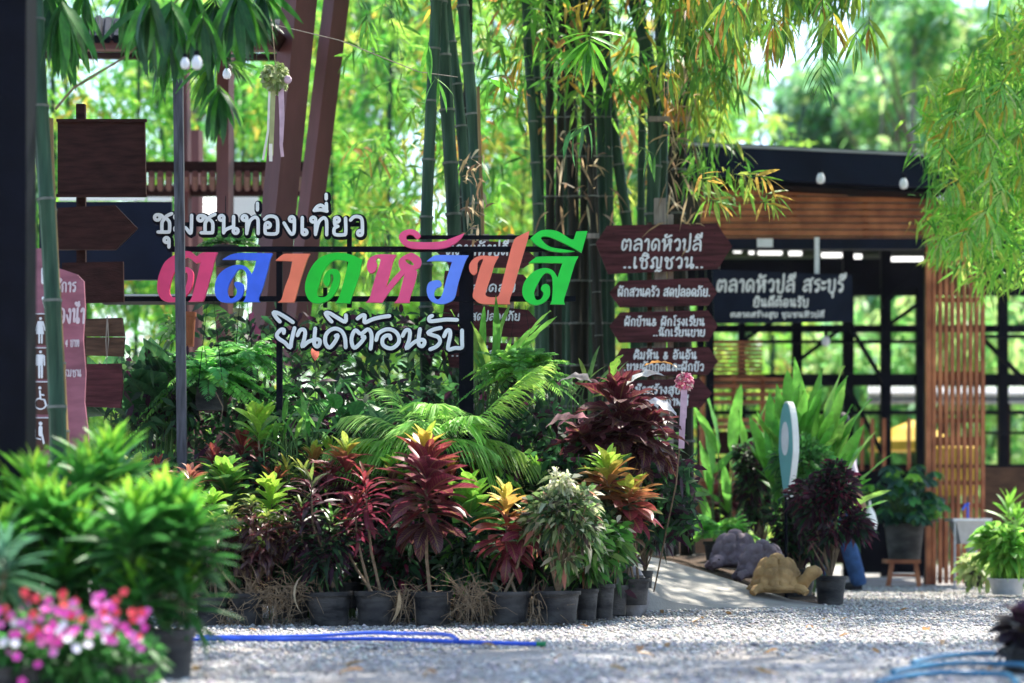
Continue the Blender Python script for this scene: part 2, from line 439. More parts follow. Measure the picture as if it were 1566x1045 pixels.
# fallen dry leaves on the gravel
dl = leaf_set('dry', 4, M_['leaf_plain'], wid=.28, fold=.5, droop=.9)
leafspots = [(random.uniform(300, 1550), random.uniform(935, 1040)) for _ in range(16)] + [(735, 992), (930, 1028), (1025, 990), (1300, 975), (470, 940), (1072, 952), (1110, 941), (690, 940), (560, 1020), (860, 1010), (1190, 1000), (1390, 935), (1240, 962), (1010, 938), (380, 968), (1440, 985), (1150, 1030), (1330, 1000)]
for i, (px, py) in enumerate(leafspots):
    d = G(py); q = W(px, py, d)
    o = bpy.data.objects.new('fallen_leaf', random.choice(dl)); COL.objects.link(o)
    o.location = q + Vector((0, 0, .022)); o.rotation_euler = (random.uniform(-.15, .15), random.uniform(-.3, .3), random.uniform(0, 6.28))
    s = random.uniform(.06, .14); o.scale = (s, s, s); o.color = (*jitter((.36, .20, .08)), 1)
    tag(o, 'dry tan leaf fallen on the gravel yard', 'fallen leaf', 'dry leaves fallen on the gravel')

# humped concrete path that climbs to the left behind the pots, turtles along its far side
near = [(930, 892, 16.3), (985, 905, 16.5), (1030, 921, 16.7), (1080, 928, 16.9), (1150, 931, 17.1), (1210, 932, 17.2), (1258, 931.5, 17.3)]
far = [(930, 832, 18.9), (985, 849, 18.6), (1030, 860, 18.45), (1080, 875, 18.3), (1150, 898, 18.0), (1210, 917, 17.8), (1262, 929, 17.6)]
def mound(name, rows, m, skirt=True):
    g = MB(); k = len(rows[0])
    for r_ in rows:
        for q in r_:
            v = W(*q); g.v.append((v.x, v.y, max(v.z, .010)))
    for a in range(len(rows) - 1):
        for i in range(k - 1): g.f.append((a * k + i, a * k + i + 1, a * k + k + i + 1, a * k + k + i))
    if skirt:
        b = len(g.v)
        for i in range(k): v = g.v[i]; g.v.append((v[0], v[1] - .015, -.02))
        for i in range(k - 1): g.f.append((b + i, b + i + 1, i + 1, i))
    return struct(name, g, m, True)
mid = [((a[0] + b[0]) / 2, (a[1] * .45 + b[1] * .55), (a[2] + b[2]) / 2) for a, b in zip(near, far)]
mound('concrete_path', [near, mid, far], M_['concrete'])
bed1 = [(x, y + 2, d + .02) for x, y, d in far]
bed2 = [(x - 10, y - 6 if x < 1200 else y, d + 1.2) for x, y, d in far]
bed3 = [(x - 40, 846 if x < 1200 else 880, d + 3.0) for x, y, d in far]
bed4 = [(x - 60, HZ + CAMZ * F / (d + 5.0) , d + 5.0) for x, y, d in far]
mound('soil_bank', [bed1, bed2, bed3, bed4], M_['soil'], False)

# ------------------------------------------------------------------ bamboo
M_['culm'] = mat('bamboo_culm', (0.012, 0.046, 0.024), 0.5, 0.45, 3, 0.2, 40, stretch=(8, 8, .8), col2=(0.04, 0.095, 0.055), spec=.2)
M_['culm_y'] = mat('bamboo_culm_yellow', (0.20, 0.13, 0.05), 0.5, 0.35, 3, 0.2, 40, stretch=(8, 8, .8))
M_['culm_dark'] = mat('bamboo_culm_old', (0.008, 0.014, 0.012), 0.6, 0.5, 3, 0.3, 40, stretch=(8, 8, .8), col2=(0.035, 0.03, 0.02), spec=.15)
M_['culm_ring'] = mat('bamboo_node', (0.13, 0.14, 0.12), 0.7, 0.4, 20)
def culm(parent, pts, r0, m, d=None, internode=.32, rings=True):
    """culm through photo points [(px, py, d), ...] listed from the bottom; swollen nodes along it"""
    P = [W(*q) for q in pts]
    line = []
    for a, b in zip(P, P[1:]):
        n = max(1, int((b - a).length / internode))
        for i in range(n): line.append(a.lerp(b, i / n))
    line.append(P[-1])
    # round the bends
    line = [line[0]] + [(line[i - 1] + line[i] * 2 + line[i + 1]) / 4 for i in range(1, len(line) - 1)] + [line[-1]]
    pp = []; rr = []
    for i, (a, b) in enumerate(zip(line, line[1:])):
        u = (b - a).normalized(); tp = r0 * (1 - .35 * i / len(line))
        for t, k in ((0, 1.14), (.035, .99), (.5, .97), (.93, 1.0), (.975, 1.10)): pp.append(a.lerp(b, t)); rr.append(tp * k)
    mb = MB().tube(pp, rr, 10); c = part('culm', mb, m, parent)
    if rings:
        rg = MB()
        for i, a in enumerate(line[1:-1]):
            u = (line[i + 2] - a).normalized(); tp = r0 * (1 - .35 * i / len(line))
            rg.tube([a - u * tp * .16, a + u * tp * .16], [tp * 1.17, tp * 1.17], 10)
        if rg.v: part('node_ring', rg, M_['culm_ring'], c, kind='stuff')
    return c
GR = [(.10, .30, .025), (.05, .19, .02), (.17, .38, .04), (.30, .36, .05), (.45, .30, .03), (.42, .20, .05)]
def foliage(parent, boxes, per=9, L=.22, wd=.03, cols=None, wts=None, down=.3, spread=1.5, name='foliage', twig=.4):
    """boxes: (x0, x1, y0, y1, z0, z1, n clusters) in metres"""
    C = []
    for x0, x1, y0, y1, z0, z1, n in boxes:
        c = rng.uniform(size=(n, 3))
        c = np.array([x0, y0, z0]) + c * np.array([x1 - x0, y1 - y0, z1 - z0]); C.append(c)
    C = np.concatenate(C)
    # clumpy: drop clusters where a slow wave is low
    q = np.sin(C[:, 0] * 2.1 + C[:, 2] * 1.3) + np.sin(C[:, 2] * 2.9 - C[:, 1] * 1.7) + np.sin(C[:, 0] * 1.1 - C[:, 1] * 2.3)
    C = C[q > -1.1]
    P, D, L_, W_ = sprays(C, per, twig, L, wd, down, spread)
    col = palette(len(C), cols or GR, wts or [5, 5, 4, 2, 1, .6])
    return mass(name, P, D, L_, W_, np.repeat(col, per, 0), None, parent)
def pxbox(px0, px1, py0, py1, d0, d1, n):
    a = W(px0, py1, (d0 + d1) / 2); b = W(px1, py0, (d0 + d1) / 2)
    return (a.x, b.x, d0, d1, a.z, b.z, n)

lt = leaf_set('bamboo', 6, M_['leaf_plain'], wid=.145, fold=.2, droop=.35, peak=.35, seg=5)
lt_wide = leaf_set('bamboo_wide', 6, M_['leaf_plain'], wid=.145, fold=.2, droop=.4, peak=.35, seg=5)
def spray(parent, px, py, d, n, ang0, ang1, Lpx, cols, twigpx=40, twigang=-90, ms=None, thick=.004, dy=.5):
    """one bamboo twig seen at (px,py); leaves fan between ang0 and ang1 degrees (0 = right, -90 = down)"""
    s = F / d; a = R(twigang); o0 = W(px, py, d); tv = Vector((math.cos(a), random.uniform(-.2, .2), math.sin(a))) * (twigpx / s)
    t = part('twig', MB().tube([o0, o0 + tv * .5 + Vector((0, 0, .01)), o0 + tv], [thick, thick * .8, thick * .5], 5), M_['green_stem'], parent)
    for i in range(n):
        k = (i + .5) / n; an = R(ang0 + (ang1 - ang0) * k + random.uniform(-6, 6))
        pos = o0 + tv * (1 - abs(2 * k - 1)) * random.uniform(.8, 1) if n > 2 else o0 + tv
        D = Vector((math.cos(an), random.uniform(-dy, dy), math.sin(an)))
        put_leaf(t, ms or lt, pos, D, Lpx / s * random.uniform(.75, 1.15), jitter(random.choice(cols)), random.uniform(-.9, .9))
    return t
def feather(parent, px, py, d, n, Lpx, lpx, cols, ang=-90, half=48):
    """hanging frond-like spray with paired leaves"""
    s = F / d; o0 = W(px, py, d); a = R(ang); tv = Vector((math.cos(a), .05, math.sin(a))) * (Lpx / s)
    t = part('twig', MB().tube([o0, o0 + tv * .5, o0 + tv], [.004, .003, .002], 5), M_['green_stem'], parent)
    for i in range(n):
        for sg in (-1, 1):
            k = (i + .3) / n; an = a + sg * R(half - 22 * k)
            D = Vector((math.cos(an), random.uniform(-.25, .25), math.sin(an)))
            put_leaf(t, lt, o0 + tv * k, D, lpx / s * (1 - .35 * k) * random.uniform(.9, 1.1), jitter(random.choice(cols)), random.uniform(-.5, .5))
    return t
BR = [(.08, .30, .02), (.12, .36, .03), (.05, .22, .02)]
DK = [(.012, .085, .012), (.02, .13, .015), (.010, .06, .015), (.05, .24, .02)]
YG = [(.20, .32, .03), (.10, .28, .03), (.36, .30, .03), (.34, .17, .03), (.06, .19, .03)]

# clump in the middle-left with six big culms
cA = thing('bamboo_clump', W(700, 950, 17.4).xy.to_3d(), 'clump of big blue-green bamboo culms behind the blue and orange sign letters', 'bamboo')
zb = 960
for p, r, m in (
    ([(654, 930, 17.3), (652, 600, 17.3), (651, 340, 17.3), (660, 150, 17.3), (668, 0, 17.3), (676, -420, 17.4)], .056, 'culm'),
    ([(703, 930, 17.5), (706, 620, 17.5), (694, 330, 17.5), (684, 170, 17.5), (673, 0, 17.5), (640, -420, 17.5)], .066, 'culm'),
    ([(728, 930, 17.7), (726, 600, 17.7), (716, 320, 17.7), (700, 130, 17.7), (680, 0, 17.7), (655, -420, 17.7)], .052, 'culm'),
    ([(738, 930, 17.2), (738, 600, 17.2), (727, 240, 17.2), (718, 110, 17.2), (706, 0, 17.2), (690, -420, 17.2)], .058, 'culm'),
    ([(718, 940, 17.9), (716, 600, 17.9), (708, 300, 17.9), (716, 100, 17.9), (722, -400, 17.9)], .04, 'culm_dark'),
    ([(742, 940, 17.0), (741, 640, 17.0), (739, 330, 17.0), (733, 250, 17.0), (731, 130, 17.0)], .018, 'culm_y')):
    culm(cA, p, r, M_[m])
# clump centre-right, many dark culms
cB = thing('bamboo_clump', W(870, 930, 20.5).xy.to_3d(), 'dense clump of dark bamboo culms between the green sign letter and the signpost', 'bamboo')
for i in range(13):
    x0 = 826 + i * 9.2 + random.uniform(-3, 3); lean = random.uniform(-45, 25)
    d = random.uniform(19.6, 21.4)
    m = random.choice(['culm', 'culm', 'culm_dark', 'culm_dark', 'culm'])
    culm(cB, [(x0 + 10, 930, d), (x0, 560, d), (x0 + lean * .25, 300, d), (x0 + lean * .7, 0, d), (x0 + lean * 1.4, -380, d)], random.uniform(.04, .062), M_[m])
for p, r, m in (
    ([(938, 890, 19.2), (924, 640, 19.2), (912, 450, 19.2), (905, 300, 19.2), (898, 150, 19.2), (893, -380, 19.2)], .036, 'culm_dark'),
    ([(985, 850, 20.2), (968, 400, 20.2), (945, 250, 20.2), (930, 120, 20.2), (915, 0, 20.2), (890, -380, 20.2)], .058, 'culm'),
    ([(838, 920, 19.4), (832, 500, 19.4), (819, 250, 19.4), (806, 60, 19.4), (795, -380, 19.4)], .05, 'culm')):
    culm(cB, p, r, M_[m])
# clump behind the signpost
cC = thing('bamboo_clump', W(1030, 920, 17.8).xy.to_3d(), 'bamboo clump with dry sheaths standing right behind the wooden signpost', 'bamboo')
for p, r, m in (
    ([(988, 900, 17.6), (992, 600, 17.6), (998, 330, 17.6), (1003, 180, 17.6), (990, 60, 17.6), (965, 0, 17.6), (900, -380, 17.6)], .066, 'culm'),
    ([(1004, 900, 18.2), (1010, 500, 18.2), (1013, 250, 18.2), (1015, 120, 18.2), (1006, 0, 18.2), (1000, -380, 18.2)], .055, 'culm'),
    ([(1026, 900, 18.4), (1032, 500, 18.4), (1030, 250, 18.4), (1040, 120, 18.4), (1050, 0, 18.4), (1090, -380, 18.4)], .07, 'culm_dark'),
    ([(1052, 900, 17.9), (1048, 500, 17.9), (1035, 330, 17.9), (1046, 120, 17.9), (1062, 0, 17.9), (1100, -380, 17.9)], .062, 'culm_dark'),
    ([(975, 900, 18.6), (978, 500, 18.6), (982, 200, 18.6), (985, -300, 18.6)], .04, 'culm')):
    culm(cC, [(a_, min(b_, 850), c_ + 2.0) for a_, b_, c_ in p], r * 1.1, M_[m])
# leafy parts of the three clumps, in view and above it (unseen crown leaves are placed to cast the dappled shade)
def shade_boxes(regions):
    out = []
    for x0, x1, y0, y1, h0, h1, n in regions:      # ground patch to be shaded, height band of the leaves
        gx = rng.uniform(x0, x1, n); gy = rng.uniform(y0, y1, n); h = rng.uniform(h0, h1, n)
        C = np.stack([gx + h * SUN.x / SUN.z, gy + h * SUN.y / SUN.z, h], 1)
        top = CAMZ + (HZ + 90) * C[:, 1] / F
        out.append(C[C[:, 2] > top])
    return np.concatenate(out)
def crown(parent, regions, per=10, L=.24, wd=.04):
    C = shade_boxes(regions); P, D, l_, w_ = sprays(C, per, .45, L, wd, .5, 1.0)
    mass('shade_crown', P, D, l_, w_, np.repeat(palette(len(C), GR, [5, 5, 4, 2, 1, .6]), per, 0), None, parent)  # unseen leaves, laid out by the ground they should shade
crown(cA, [(-6, 0, 14.0, 21, 4.6, 8, 650), (-5.5, .2, 9.0, 12.2, 5, 8.5, 700)])
crown(cB, [(-.5, 3.2, 13.8, 21, 5.0, 8.5, 480), (-1, 3.4, 8.6, 12.0, 6, 9, 800)])
crown(cC, [(.9, 2.6, 15.6, 19.2, 5.0, 8.5, 330), (2.0, 7, 14.5, 20.5, 5.0, 8.5, 640), (2.5, 4, 8.6, 12.2, 6, 9, 200)])
foliage(cA, [pxbox(560, 830, -60, 230, 18.5, 21, 130), pxbox(540, 780, 200, 420, 20, 22, 60)], L=.2, wd=.028)
foliage(cB, [pxbox(770, 1010, -60, 170, 18.6, 21, 160), pxbox(850, 1000, 150, 330, 21, 22.5, 60)], L=.2, wd=.03, wts=[3, 5, 2, 2, 1, 1.5])
foliage(cC, [pxbox(1020, 1230, -90, 60, 17.6, 19.6, 150), pxbox(1030, 1130, 40, 150, 18, 19.6, 42), pxbox(1050, 1100, 130, 280, 18.8, 20, 18),
             pxbox(1230, 1320, -110, -10, 18, 19.6, 60)], L=.2, wd=.028, cols=YG, wts=[4, 5, .9, .6, 4], down=.8, spread=1.0)
foliage(cC, [pxbox(1065, 1150, 240, 300, 18.4, 19.4, 9)], L=.16, wd=.024, wts=[4, 1, 6, 4, 1, .3], down=.3)
# sharp sprays that hang into the picture
spray(cB, 905, 48, 15.2, 11, -195, 20, 66, BR, 30, -100)
spray(cB, 902, 60, 15.2, 6, -150, -60, 72, BR, 18, -100)
spray(cB, 905, 190, 16.4, 7, -160, -70, 52, [(.05, .20, .05), (.04, .15, .04)], 40, -160)
spray(cA, 665, 118, 15.6, 4, -130, -20, 52, BR, 12, -60)
spray(cA, 742, 122, 16.0, 5, -110, -15, 50, BR, 40, 10)
spray(cA, 655, 65, 15.6, 3, -110, -70, 50, BR, 12, -90)
spray(cA, 560, 20, 15.8, 5, -140, -30, 46, BR, 20, -90)
feather(cC, 1256, 52, 15.6, 8, 92, 62, [(.03, .15, .02), (.05, .2, .02)])
spray(cC, 1020, 100, 16.2, 5, -120, -30, 48, YG, 30, -70)
spray(cC, 978, 225, 16.8, 5, -140, -50, 40, YG, 30, -30)
for i in range(24):
    spray(cC, random.uniform(1050, 1345), random.uniform(-35, 50), random.uniform(15.6, 17.4), 7, -135, -45, 54, YG[:2] + YG[:2] + YG, 30, -90)
for i in range(9):
    spray(cC, random.uniform(1055, 1175), random.uniform(255, 310), random.uniform(16.8, 17.3), 6, -120, 30, 36, [(.14, .38, .03), (.3, .4, .05), (.5, .3, .05)], 26, -10)

# dry husks and roots on the clumps
def husks(parent, boxes, n, L=.14):
    P = []
    for b in boxes:
        a, c = W(b[0], b[3], b[4]), W(b[1], b[2], b[4])
        P.append(np.stack([rng.uniform(a.x, c.x, n), np.full(n, b[4]) + rng.uniform(-.12, .12, n), rng.uniform(a.z, c.z, n)], 1))
    P = np.concatenate(P); D = rng.normal(size=P.shape); D[:, 2] -= .6
    mass('dry_husks', P, D, np.full(len(P), L) * rng.uniform(.5, 1.3, len(P)), np.full(len(P), .022), palette(len(P), [(.35, .25, .13), (.18, .11, .06), (.45, .36, .24)], [2, 2, 1]), None, parent, .5)
husks(cC, [(1020, 1065, 60, 380, 19.0)], 90, .2)
husks(cB, [(825, 940, 190, 330, 19.2)], 55, .18)
husks(cA, [(712, 740, 230, 380, 16.9)], 60, .12)

# ---- left: green and yellow bamboo poles with the dark hanging leaves
cD = thing('bamboo_clump', W(72, 960, 12.6).xy.to_3d(), 'dark green and yellow bamboo poles at the left beside the restroom sign', 'bamboo')
culm(cD, [(96, 960, 12.6), (88, 620, 12.6), (72, 300, 12.6), (60, 160, 12.6), (52, -100, 12.6), (40, -420, 12.6)], .05, M_['culm'], internode=.45)
culm(cD, [(110, 960, 12.9), (92, 560, 12.9), (78, 330, 12.9), (74, 178, 12.9)], .036, M_['culm_y'])
part('branch', MB().tube([W(84, 168, 12.5), W(112, 135, 12.5), (W(190, 88, 12.5)), W(235, 50, 12.4), W(300, -40, 12.3)], [.008, .007, .006, .005, .004], 6), M_['stem'], cD)
for (px, py, n, a0, a1, L, tw) in ((70, -30, 9, -125, -60, 120, 40), (95, 0, 10, -115, -60, 110, 30), (105, 30, 6, -100, -70, 90, 20),
        (200, -30, 8, -130, -60, 100, 30), (230, -10, 9, -120, -70, 110, 30), (262, 0, 10, -115, -60, 110, 30), (295, -20, 8, -120, -60, 100, 30),
        (330, -10, 9, -130, -60, 110, 30), (365, -20, 9, -120, -50, 110, 30), (400, -20, 7, -110, -40, 90, 20),
        (322, 95, 9, -155, -85, 84, 14), (335, 130, 8, -130, -50, 84, 20), (342, 85, 5, -50, 10, 60, 14),
        (255, 60, 6, -120, -70, 84, 20), (130, -20, 5, -120, -60, 80, 20)):
    if py < 20: spray(cD, px + random.uniform(-18, 18), py + random.uniform(0, 40), random.uniform(12.2, 13.6), n, a0 - 15, a1 + 15, L * .8, DK, tw, -90, ms=lt_wide)
    spray(cD, px, py, random.uniform(11.8, 13.2), n + 3, a0 - 8, a1 + 8, L * .92, DK if px < 320 or py < 60 else DK + BR, tw, -90, ms=lt_wide)
spray(cD, 350, 95, 12.4, 4, -60, 5, 55, [(.14, .42, .03)], 10, -40, ms=lt_wide)

# ---- right: leafy bamboo hanging in from the right edge
cE = thing('bamboo_clump', W(1640, 900, 19.5).xy.to_3d(), 'bright bamboo foliage with yellow leaves hanging in at the right edge', 'bamboo')
for i in range(5):
    x = 1620 + 22 * i; culm(cE, [(x, 900, 19.5), (x - 8, 500, 19.5), (x + 5, 100, 19.5), (x - 20, -400, 19.5)], .04, M_['culm'])
foliage(cE, [pxbox(1490, 1620, 60, 400, 18.4, 21, 360), pxbox(1425, 1500, 120, 230, 18.4, 20.5, 90), pxbox(1435, 1500, 230, 380, 18.4, 20, 80),
             pxbox(1540, 1600, -60, 80, 18.4, 20.5, 30), pxbox(1500, 1600, 400, 430, 18.4, 20, 18)],
        L=.18, wd=.026, cols=[(.15, .44, .04), (.07, .27, .03), (.28, .52, .06), (.42, .54, .09), (.56, .40, .04)], wts=[5, 4, 5, 3, .5], down=.35)
for i in range(34):
    spray(cE, random.uniform(1440, 1570), random.uniform(120, 370), random.uniform(17.8, 18.6), 8, -170, -40, 38, [(.14, .42, .06), (.24, .5, .10), (.36, .48, .14), (.14, .42, .06), (.24, .5, .10), (.5, .36, .04)], 22, -110)

# ------------------------------------------------------------------ thickets, trees behind
GR2 = [(.12, .42, .045), (.05, .25, .03), (.24, .52, .05), (.36, .52, .07), (.52, .40, .05), (.38, .22, .05)]
def back_bamboo(px, d, label, ptop, wpx, n, wts, culms=4):
    t = thing('bamboo_clump', W(px, 900, d).xy.to_3d(), label, 'bamboo', 'bamboo clumps standing behind the market')
    hw = wpx * d / F / 2; X = (px - 783) * d / F; zt = CAMZ + (HZ - ptop) * d / F
    for i in range(culms):
        x = px + random.uniform(-.3, .3) * wpx; x2 = x + random.uniform(-60, 60)
        culm(t, [(x, 830, d), (x, 400, d), (x2, max(ptop, -150), d + .3)], random.uniform(.03, .05), M_['culm'], internode=.6, rings=False)
    foliage(t, [(X - hw, X + hw, d - 1.2, d + 1.6, .3, zt, int(n * 1.35))], per=9, L=.26, wd=.05, wts=wts, down=.15, twig=.5, cols=GR2)
bbs = [(120, 27, 'pale green bamboo seen through the gap left of the thin post', -80, 330, 820, [4, 3, 5, 2, .6, .3]),
       (370, 29, 'green bamboo foliage seen between the brown shelter posts', -60, 330, 820, [4, 4, 4, 1, .4, .3]),
       (600, 26, 'bright lime bamboo foliage right of the leaning brown pillars', -80, 300, 620, [5, 3, 6, 4, .8, .3]),
       (790, 28, 'yellow-green bamboo foliage behind the orange and green sign letters', -80, 260, 560, [4, 3, 5, 5, 1.5, .5]),
       (960, 30, 'sunlit yellowish bamboo foliage glimpsed beside the signpost top', -80, 300, 520, [4, 2, 5, 5, 1.5, .5]),
       (1130, 33, 'yellow-green bamboo foliage just left above the dark roof edge', 160, 190, 300, [3, 2, 5, 5, 1.2, .5]),
       (450, 36, 'far bamboo thicket low behind the fern shelf', 40, 700, 700, [4, 4, 4, 2, .5, .3])]
for b in bbs: back_bamboo(b[0], b[1] + 5, b[2], b[3], b[4] * 1.05, *b[5:])
TR = [(.15, .42, .10), (.24, .52, .13), (.08, .25, .08), (.42, .58, .18), (.22, .42, .26)]
def tree(px, d, ptop, wpx, label, n=900, wts=(4, 4, 3, 2, 2), trunk='grey'):
    t = thing('tree', W(px, 830, d).xy.to_3d(), label, 'tree', 'trees far behind the market')
    X = (px - 783) * d / F; zt = CAMZ + (HZ - ptop) * d / F; hw = wpx * d / F / 2
    part('trunk', MB().tube([(X, d, -.05), (X + .1, d, zt * .3), (X - .1, d, zt * .6), (X, d, zt * .9)], [hw * .09 + .08, hw * .07 + .06, .09, .04], 8), M_['grey_wood'] if trunk == 'grey' else M_['stem'], t)
    bl = MB()
    for i in range(7):
        z = zt * random.uniform(.3, .7); a = random.uniform(0, 6.28)
        e = Vector((X + math.cos(a) * hw * .7, d + math.sin(a) * hw * .7, z + zt * .2))
        bl.tube([(X, d, z), Vector((X, d, z)).lerp(e, .5) + Vector((0, 0, .2)), e], [.07, .05, .02], 5)
    part('limb', bl, M_['stem'], t)
    # lumpy crown: leaf clusters in random sub-balls
    sub = [(X + rng.normal() * hw * .45, d + rng.normal() * hw * .4, zt * rng.uniform(.22, .9), hw * rng.uniform(.28, .5)) for _ in range(13)]
    C = []
    for sx, sy, sz, sr in sub:
        v = rng.normal(size=(n // 13, 3)); v /= np.linalg.norm(v, axis=1, keepdims=True); v *= rng.uniform(.45, 1, (len(v), 1)) * sr
        C.append(v + [sx, sy, sz])
    C = np.concatenate(C); C = C[C[:, 2] > .1]; n2 = len(C); per = 8
    Cb = np.repeat(C, per, 0); P = Cb + rng.normal(scale=.3, size=Cb.shape); D = rng.normal(size=P.shape); D[:, 2] -= .3
    k = d / 60
    mass('crown', P, D, rng.uniform(.3, .6, len(P)) * k, rng.uniform(.12, .22, len(P)) * k, np.repeat(palette(n2, TR, wts), per, 0), None, t)
for a in ((1400, 58, -110, 260, 'leafy tall tree above the slatted column and roof end', 480, (3, 4, 2, 4, 3)),
          (1490, 66, -110, 260, 'thin tree whose gaps show white sky at upper right', 520, (3, 4, 2, 4, 3)),
          (1330, 80, -110, 340, 'far tall pale tree left of the white sky patch', 700, (2, 3, 3, 2, 6)), (60, 48, 60, 360, 'broad tree behind the dark hanging boards at far left'),
          (300, 56, -120, 420, 'tall tree above the left shelter roof'),
          (560, 52, -120, 400, 'tall tree between pillars and first bamboo clump'),
          (800, 58, -120, 420, 'tall tree hidden behind the middle bamboo clumps'),
          (1000, 50, -60, 300, 'broad tree behind the wooden signpost'),
          (1125, 55, 40, 260, 'hazy tree left above the dark roof', 900, (2, 4, 1, 5, 3)),
          (1235, 70, -60, 320, 'bluish hazy tree in the middle above the dark roof', 1300, (2, 3, 3, 2, 6)),
          (1350, 62, 30, 240, 'hazy tree with pale trunk above the dark roof', 800, (3, 4, 2, 4, 4)),
          (1440, 75, -40, 300, 'tree below the white sky patch at upper right', 750, (3, 4, 1, 5, 2)),
          (1580, 60, -40, 260, 'tree behind the right bamboo foliage', 900),
          (1200, 45, 470, 360, 'low green tree seen through the open building', 700, (3, 6, 1, 6, 1)),
          (1440, 46, 440, 360, 'low bright tree seen right of the slatted column', 700, (3, 6, 1, 6, 1))):
    tree(*a)

hz_ = MB().box(-290, 290, -70, 310, -1.0, 22)
hz_ob = bpy.data.objects.new('haze', hz_.mesh('haze', M_['white'], (0, 0, 0), False)); COL.objects.link(hz_ob); hz_ob['kind'] = 'stuff'
hm = bpy.data.materials.new('haze_air'); hm.use_nodes = True; hn = hm.node_tree.nodes; hn.clear()
hv = hn.new('ShaderNodeVolumePrincipled'); hv.inputs['Color'].default_value = (.86, .93, 1, 1); hv.inputs['Density'].default_value = .00012; hv.inputs['Anisotropy'].default_value = .1
ho = hn.new('ShaderNodeOutputMaterial'); hm.node_tree.links.new(hv.outputs[0], ho.inputs['Volume']); hz_ob.data.materials.clear(); hz_ob.data.materials.append(hm)
# ------------------------------------------------------------------ market hall on the right
hall = thing('market_hall', W(1250, 880, 25).xy.to_3d(), 'open black steel market hall with red-brown slatted front and dark roof edge', 'building')
M_['fascia'] = mat('fascia_metal', (0.006, 0.009, 0.024), 0.5, 0.3, 3, 0.05, 20, spec=.1)
M_['roof_sheet'] = mat('roof_sheet', (0.30, 0.31, 0.33), 0.5, 0.2, 4)
M_['sky_gap_glow'], _n, _l, _p = new_mat('sky_gap_glow'); _p.inputs['Emission Color'].default_value = (1, .98, .95, 1); _p.inputs['Emission Strength'].default_value = .9  # emission imitates daylight showing through gaps
D0 = 24.0
def pbox(mb, px0, px1, py0, py1, d0, d1):
    a = W(px0, py1, d0); b = W(px1, py0, d0); mb.box(a.x, b.x, d0, d1, a.z, b.z); return mb
# sloping fascia and roof: left end nearer and higher in the picture
def quadbox(mb, p, d0, d1):   # p: 4 photo points (left-bottom, right-bottom, left-top, right-top)
    q = [W(x, y, d0) for x, y in p]; k = Vector((0, d1 - d0, 0))
    return mb.hexa([q[0], q[1], q[0] + k, q[1] + k, q[2], q[3], q[2] + k, q[3] + k])
part('fascia', quadbox(MB(), [(1040, 268), (1600, 296), (1040, 221), (1600, 247)], D0 - .5, D0 - .42), M_['fascia'], hall, False)
part('fascia_cap', quadbox(MB(), [(1038, 221.5), (1602, 247.5), (1038, 217.5), (1602, 243.5)], D0 - .52, D0 - .38), M_['roof_sheet'], hall, False)
part('soffit', quadbox(MB(), [(1045, 277), (1600, 305), (1045, 270), (1600, 298)], D0 - .40, D0 + .2), M_['black_steel'], hall, False)
rf = MB(); a0, a1 = W(1040, 222, D0 - .38), W(1600, 248, D0 - .38)
rf.hexa([a0, a1, (a0.x, 33, a0.z - .25), (a1.x, 33, a1.z - .25), a0 + Vector((0, 0, .04)), a1 + Vector((0, 0, .04)), (a0.x, 33, a0.z - .2), (a1.x, 33, a1.z - .2)])
part('roof', rf, M_['fascia'], hall, False)
# horizontal slats above the opening
for i in range(9):
    y = 281 + i * 10.2
    x1 = 1418
    o = part('slat', quadbox(MB(), [(1072, y + 6.9 + i * .1), (x1, y + 7.6 + i * .1), (1072, y - .6), (x1, y + .6)], D0 + random.uniform(-.01, .01), D0 + .04), M_['slat'], hall, False)
for x in (1100, 1210, 1320): part('batten', pbox(MB(), x, x + 8, 284, 366, D0 + .05, D0 + .1), M_['brown_wood'], hall, False)
part('lintel', pbox(MB(), 1068, 1420, 365, 381, D0 - .02, D0 + .12), M_['fascia'], hall, False)
# white strap that carries the banner, pale plate
part('strap', pbox(MB(), 1246, 1253, 363, 422, D0 - .09, D0 - .07), M_['white'], hall, False)
part('plate', pbox(MB(), 1158, 1182, 365, 378, D0 - .05, D0 - .03), M_['white'], hall, False)
# back gable ceiling (dark) with glowing strips imitating sky through roof gaps
ce = MB(); pbox(ce, 1040, 1640, 300, 386, 29.6, 29.7); pbox(ce, 1040, 1640, 396, 452, 29.6, 29.7); part('ceiling_board', ce, M_['black_steel'], hall, False)
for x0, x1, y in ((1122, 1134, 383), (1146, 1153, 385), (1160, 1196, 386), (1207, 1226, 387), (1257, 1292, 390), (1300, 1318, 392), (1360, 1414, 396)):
    part('sky_gap_glow', pbox(MB(), x0, x1, y - 3, y + 3.2, 29.3, 29.35), M_['sky_gap_glow'], hall, False)
cs = MB(); pbox(cs, 1040, 1640, 289, 296, 24.2, 30); part('ceiling', cs, M_['black_steel'], hall, False)
# columns: front and rear
for x, wd, d, y0 in ((1080, 12, 24.1, 380), (1415, 16, 24.1, 380), (1212, 15, 28, 440), (1290, 16, 28, 380), (1348, 15, 28, 380), (1402, 12, 28, 440), (1528, 14, 28, 380), (1066, 12, 28, 380), (1130, 10, 28, 440), (1620, 14, 24.1, 300)):
    part('column', pbox(MB(), x, x + wd, y0, HZ + CAMZ * F / d, d, d + .12), M_['black_steel'], hall, False)
for x0, x1, y0, y1, d in ((1066, 1640, 497, 508, 28.05), (1066, 1640, 572, 590, 28.05), (1066, 1640, 628, 634, 28.05), (1066, 1640, 441, 452, 28.05), (1500, 1640, 512, 517, 27.6), (1500, 1640, 660, 664, 27.6), (1300, 1640, 710, 716, 28.05), (1080, 1410, 520, 525, 27.9)):
    part('rail', pbox(MB(), x0, x1, y0, y1, d, d + .08), M_['black_steel'], hall, False)
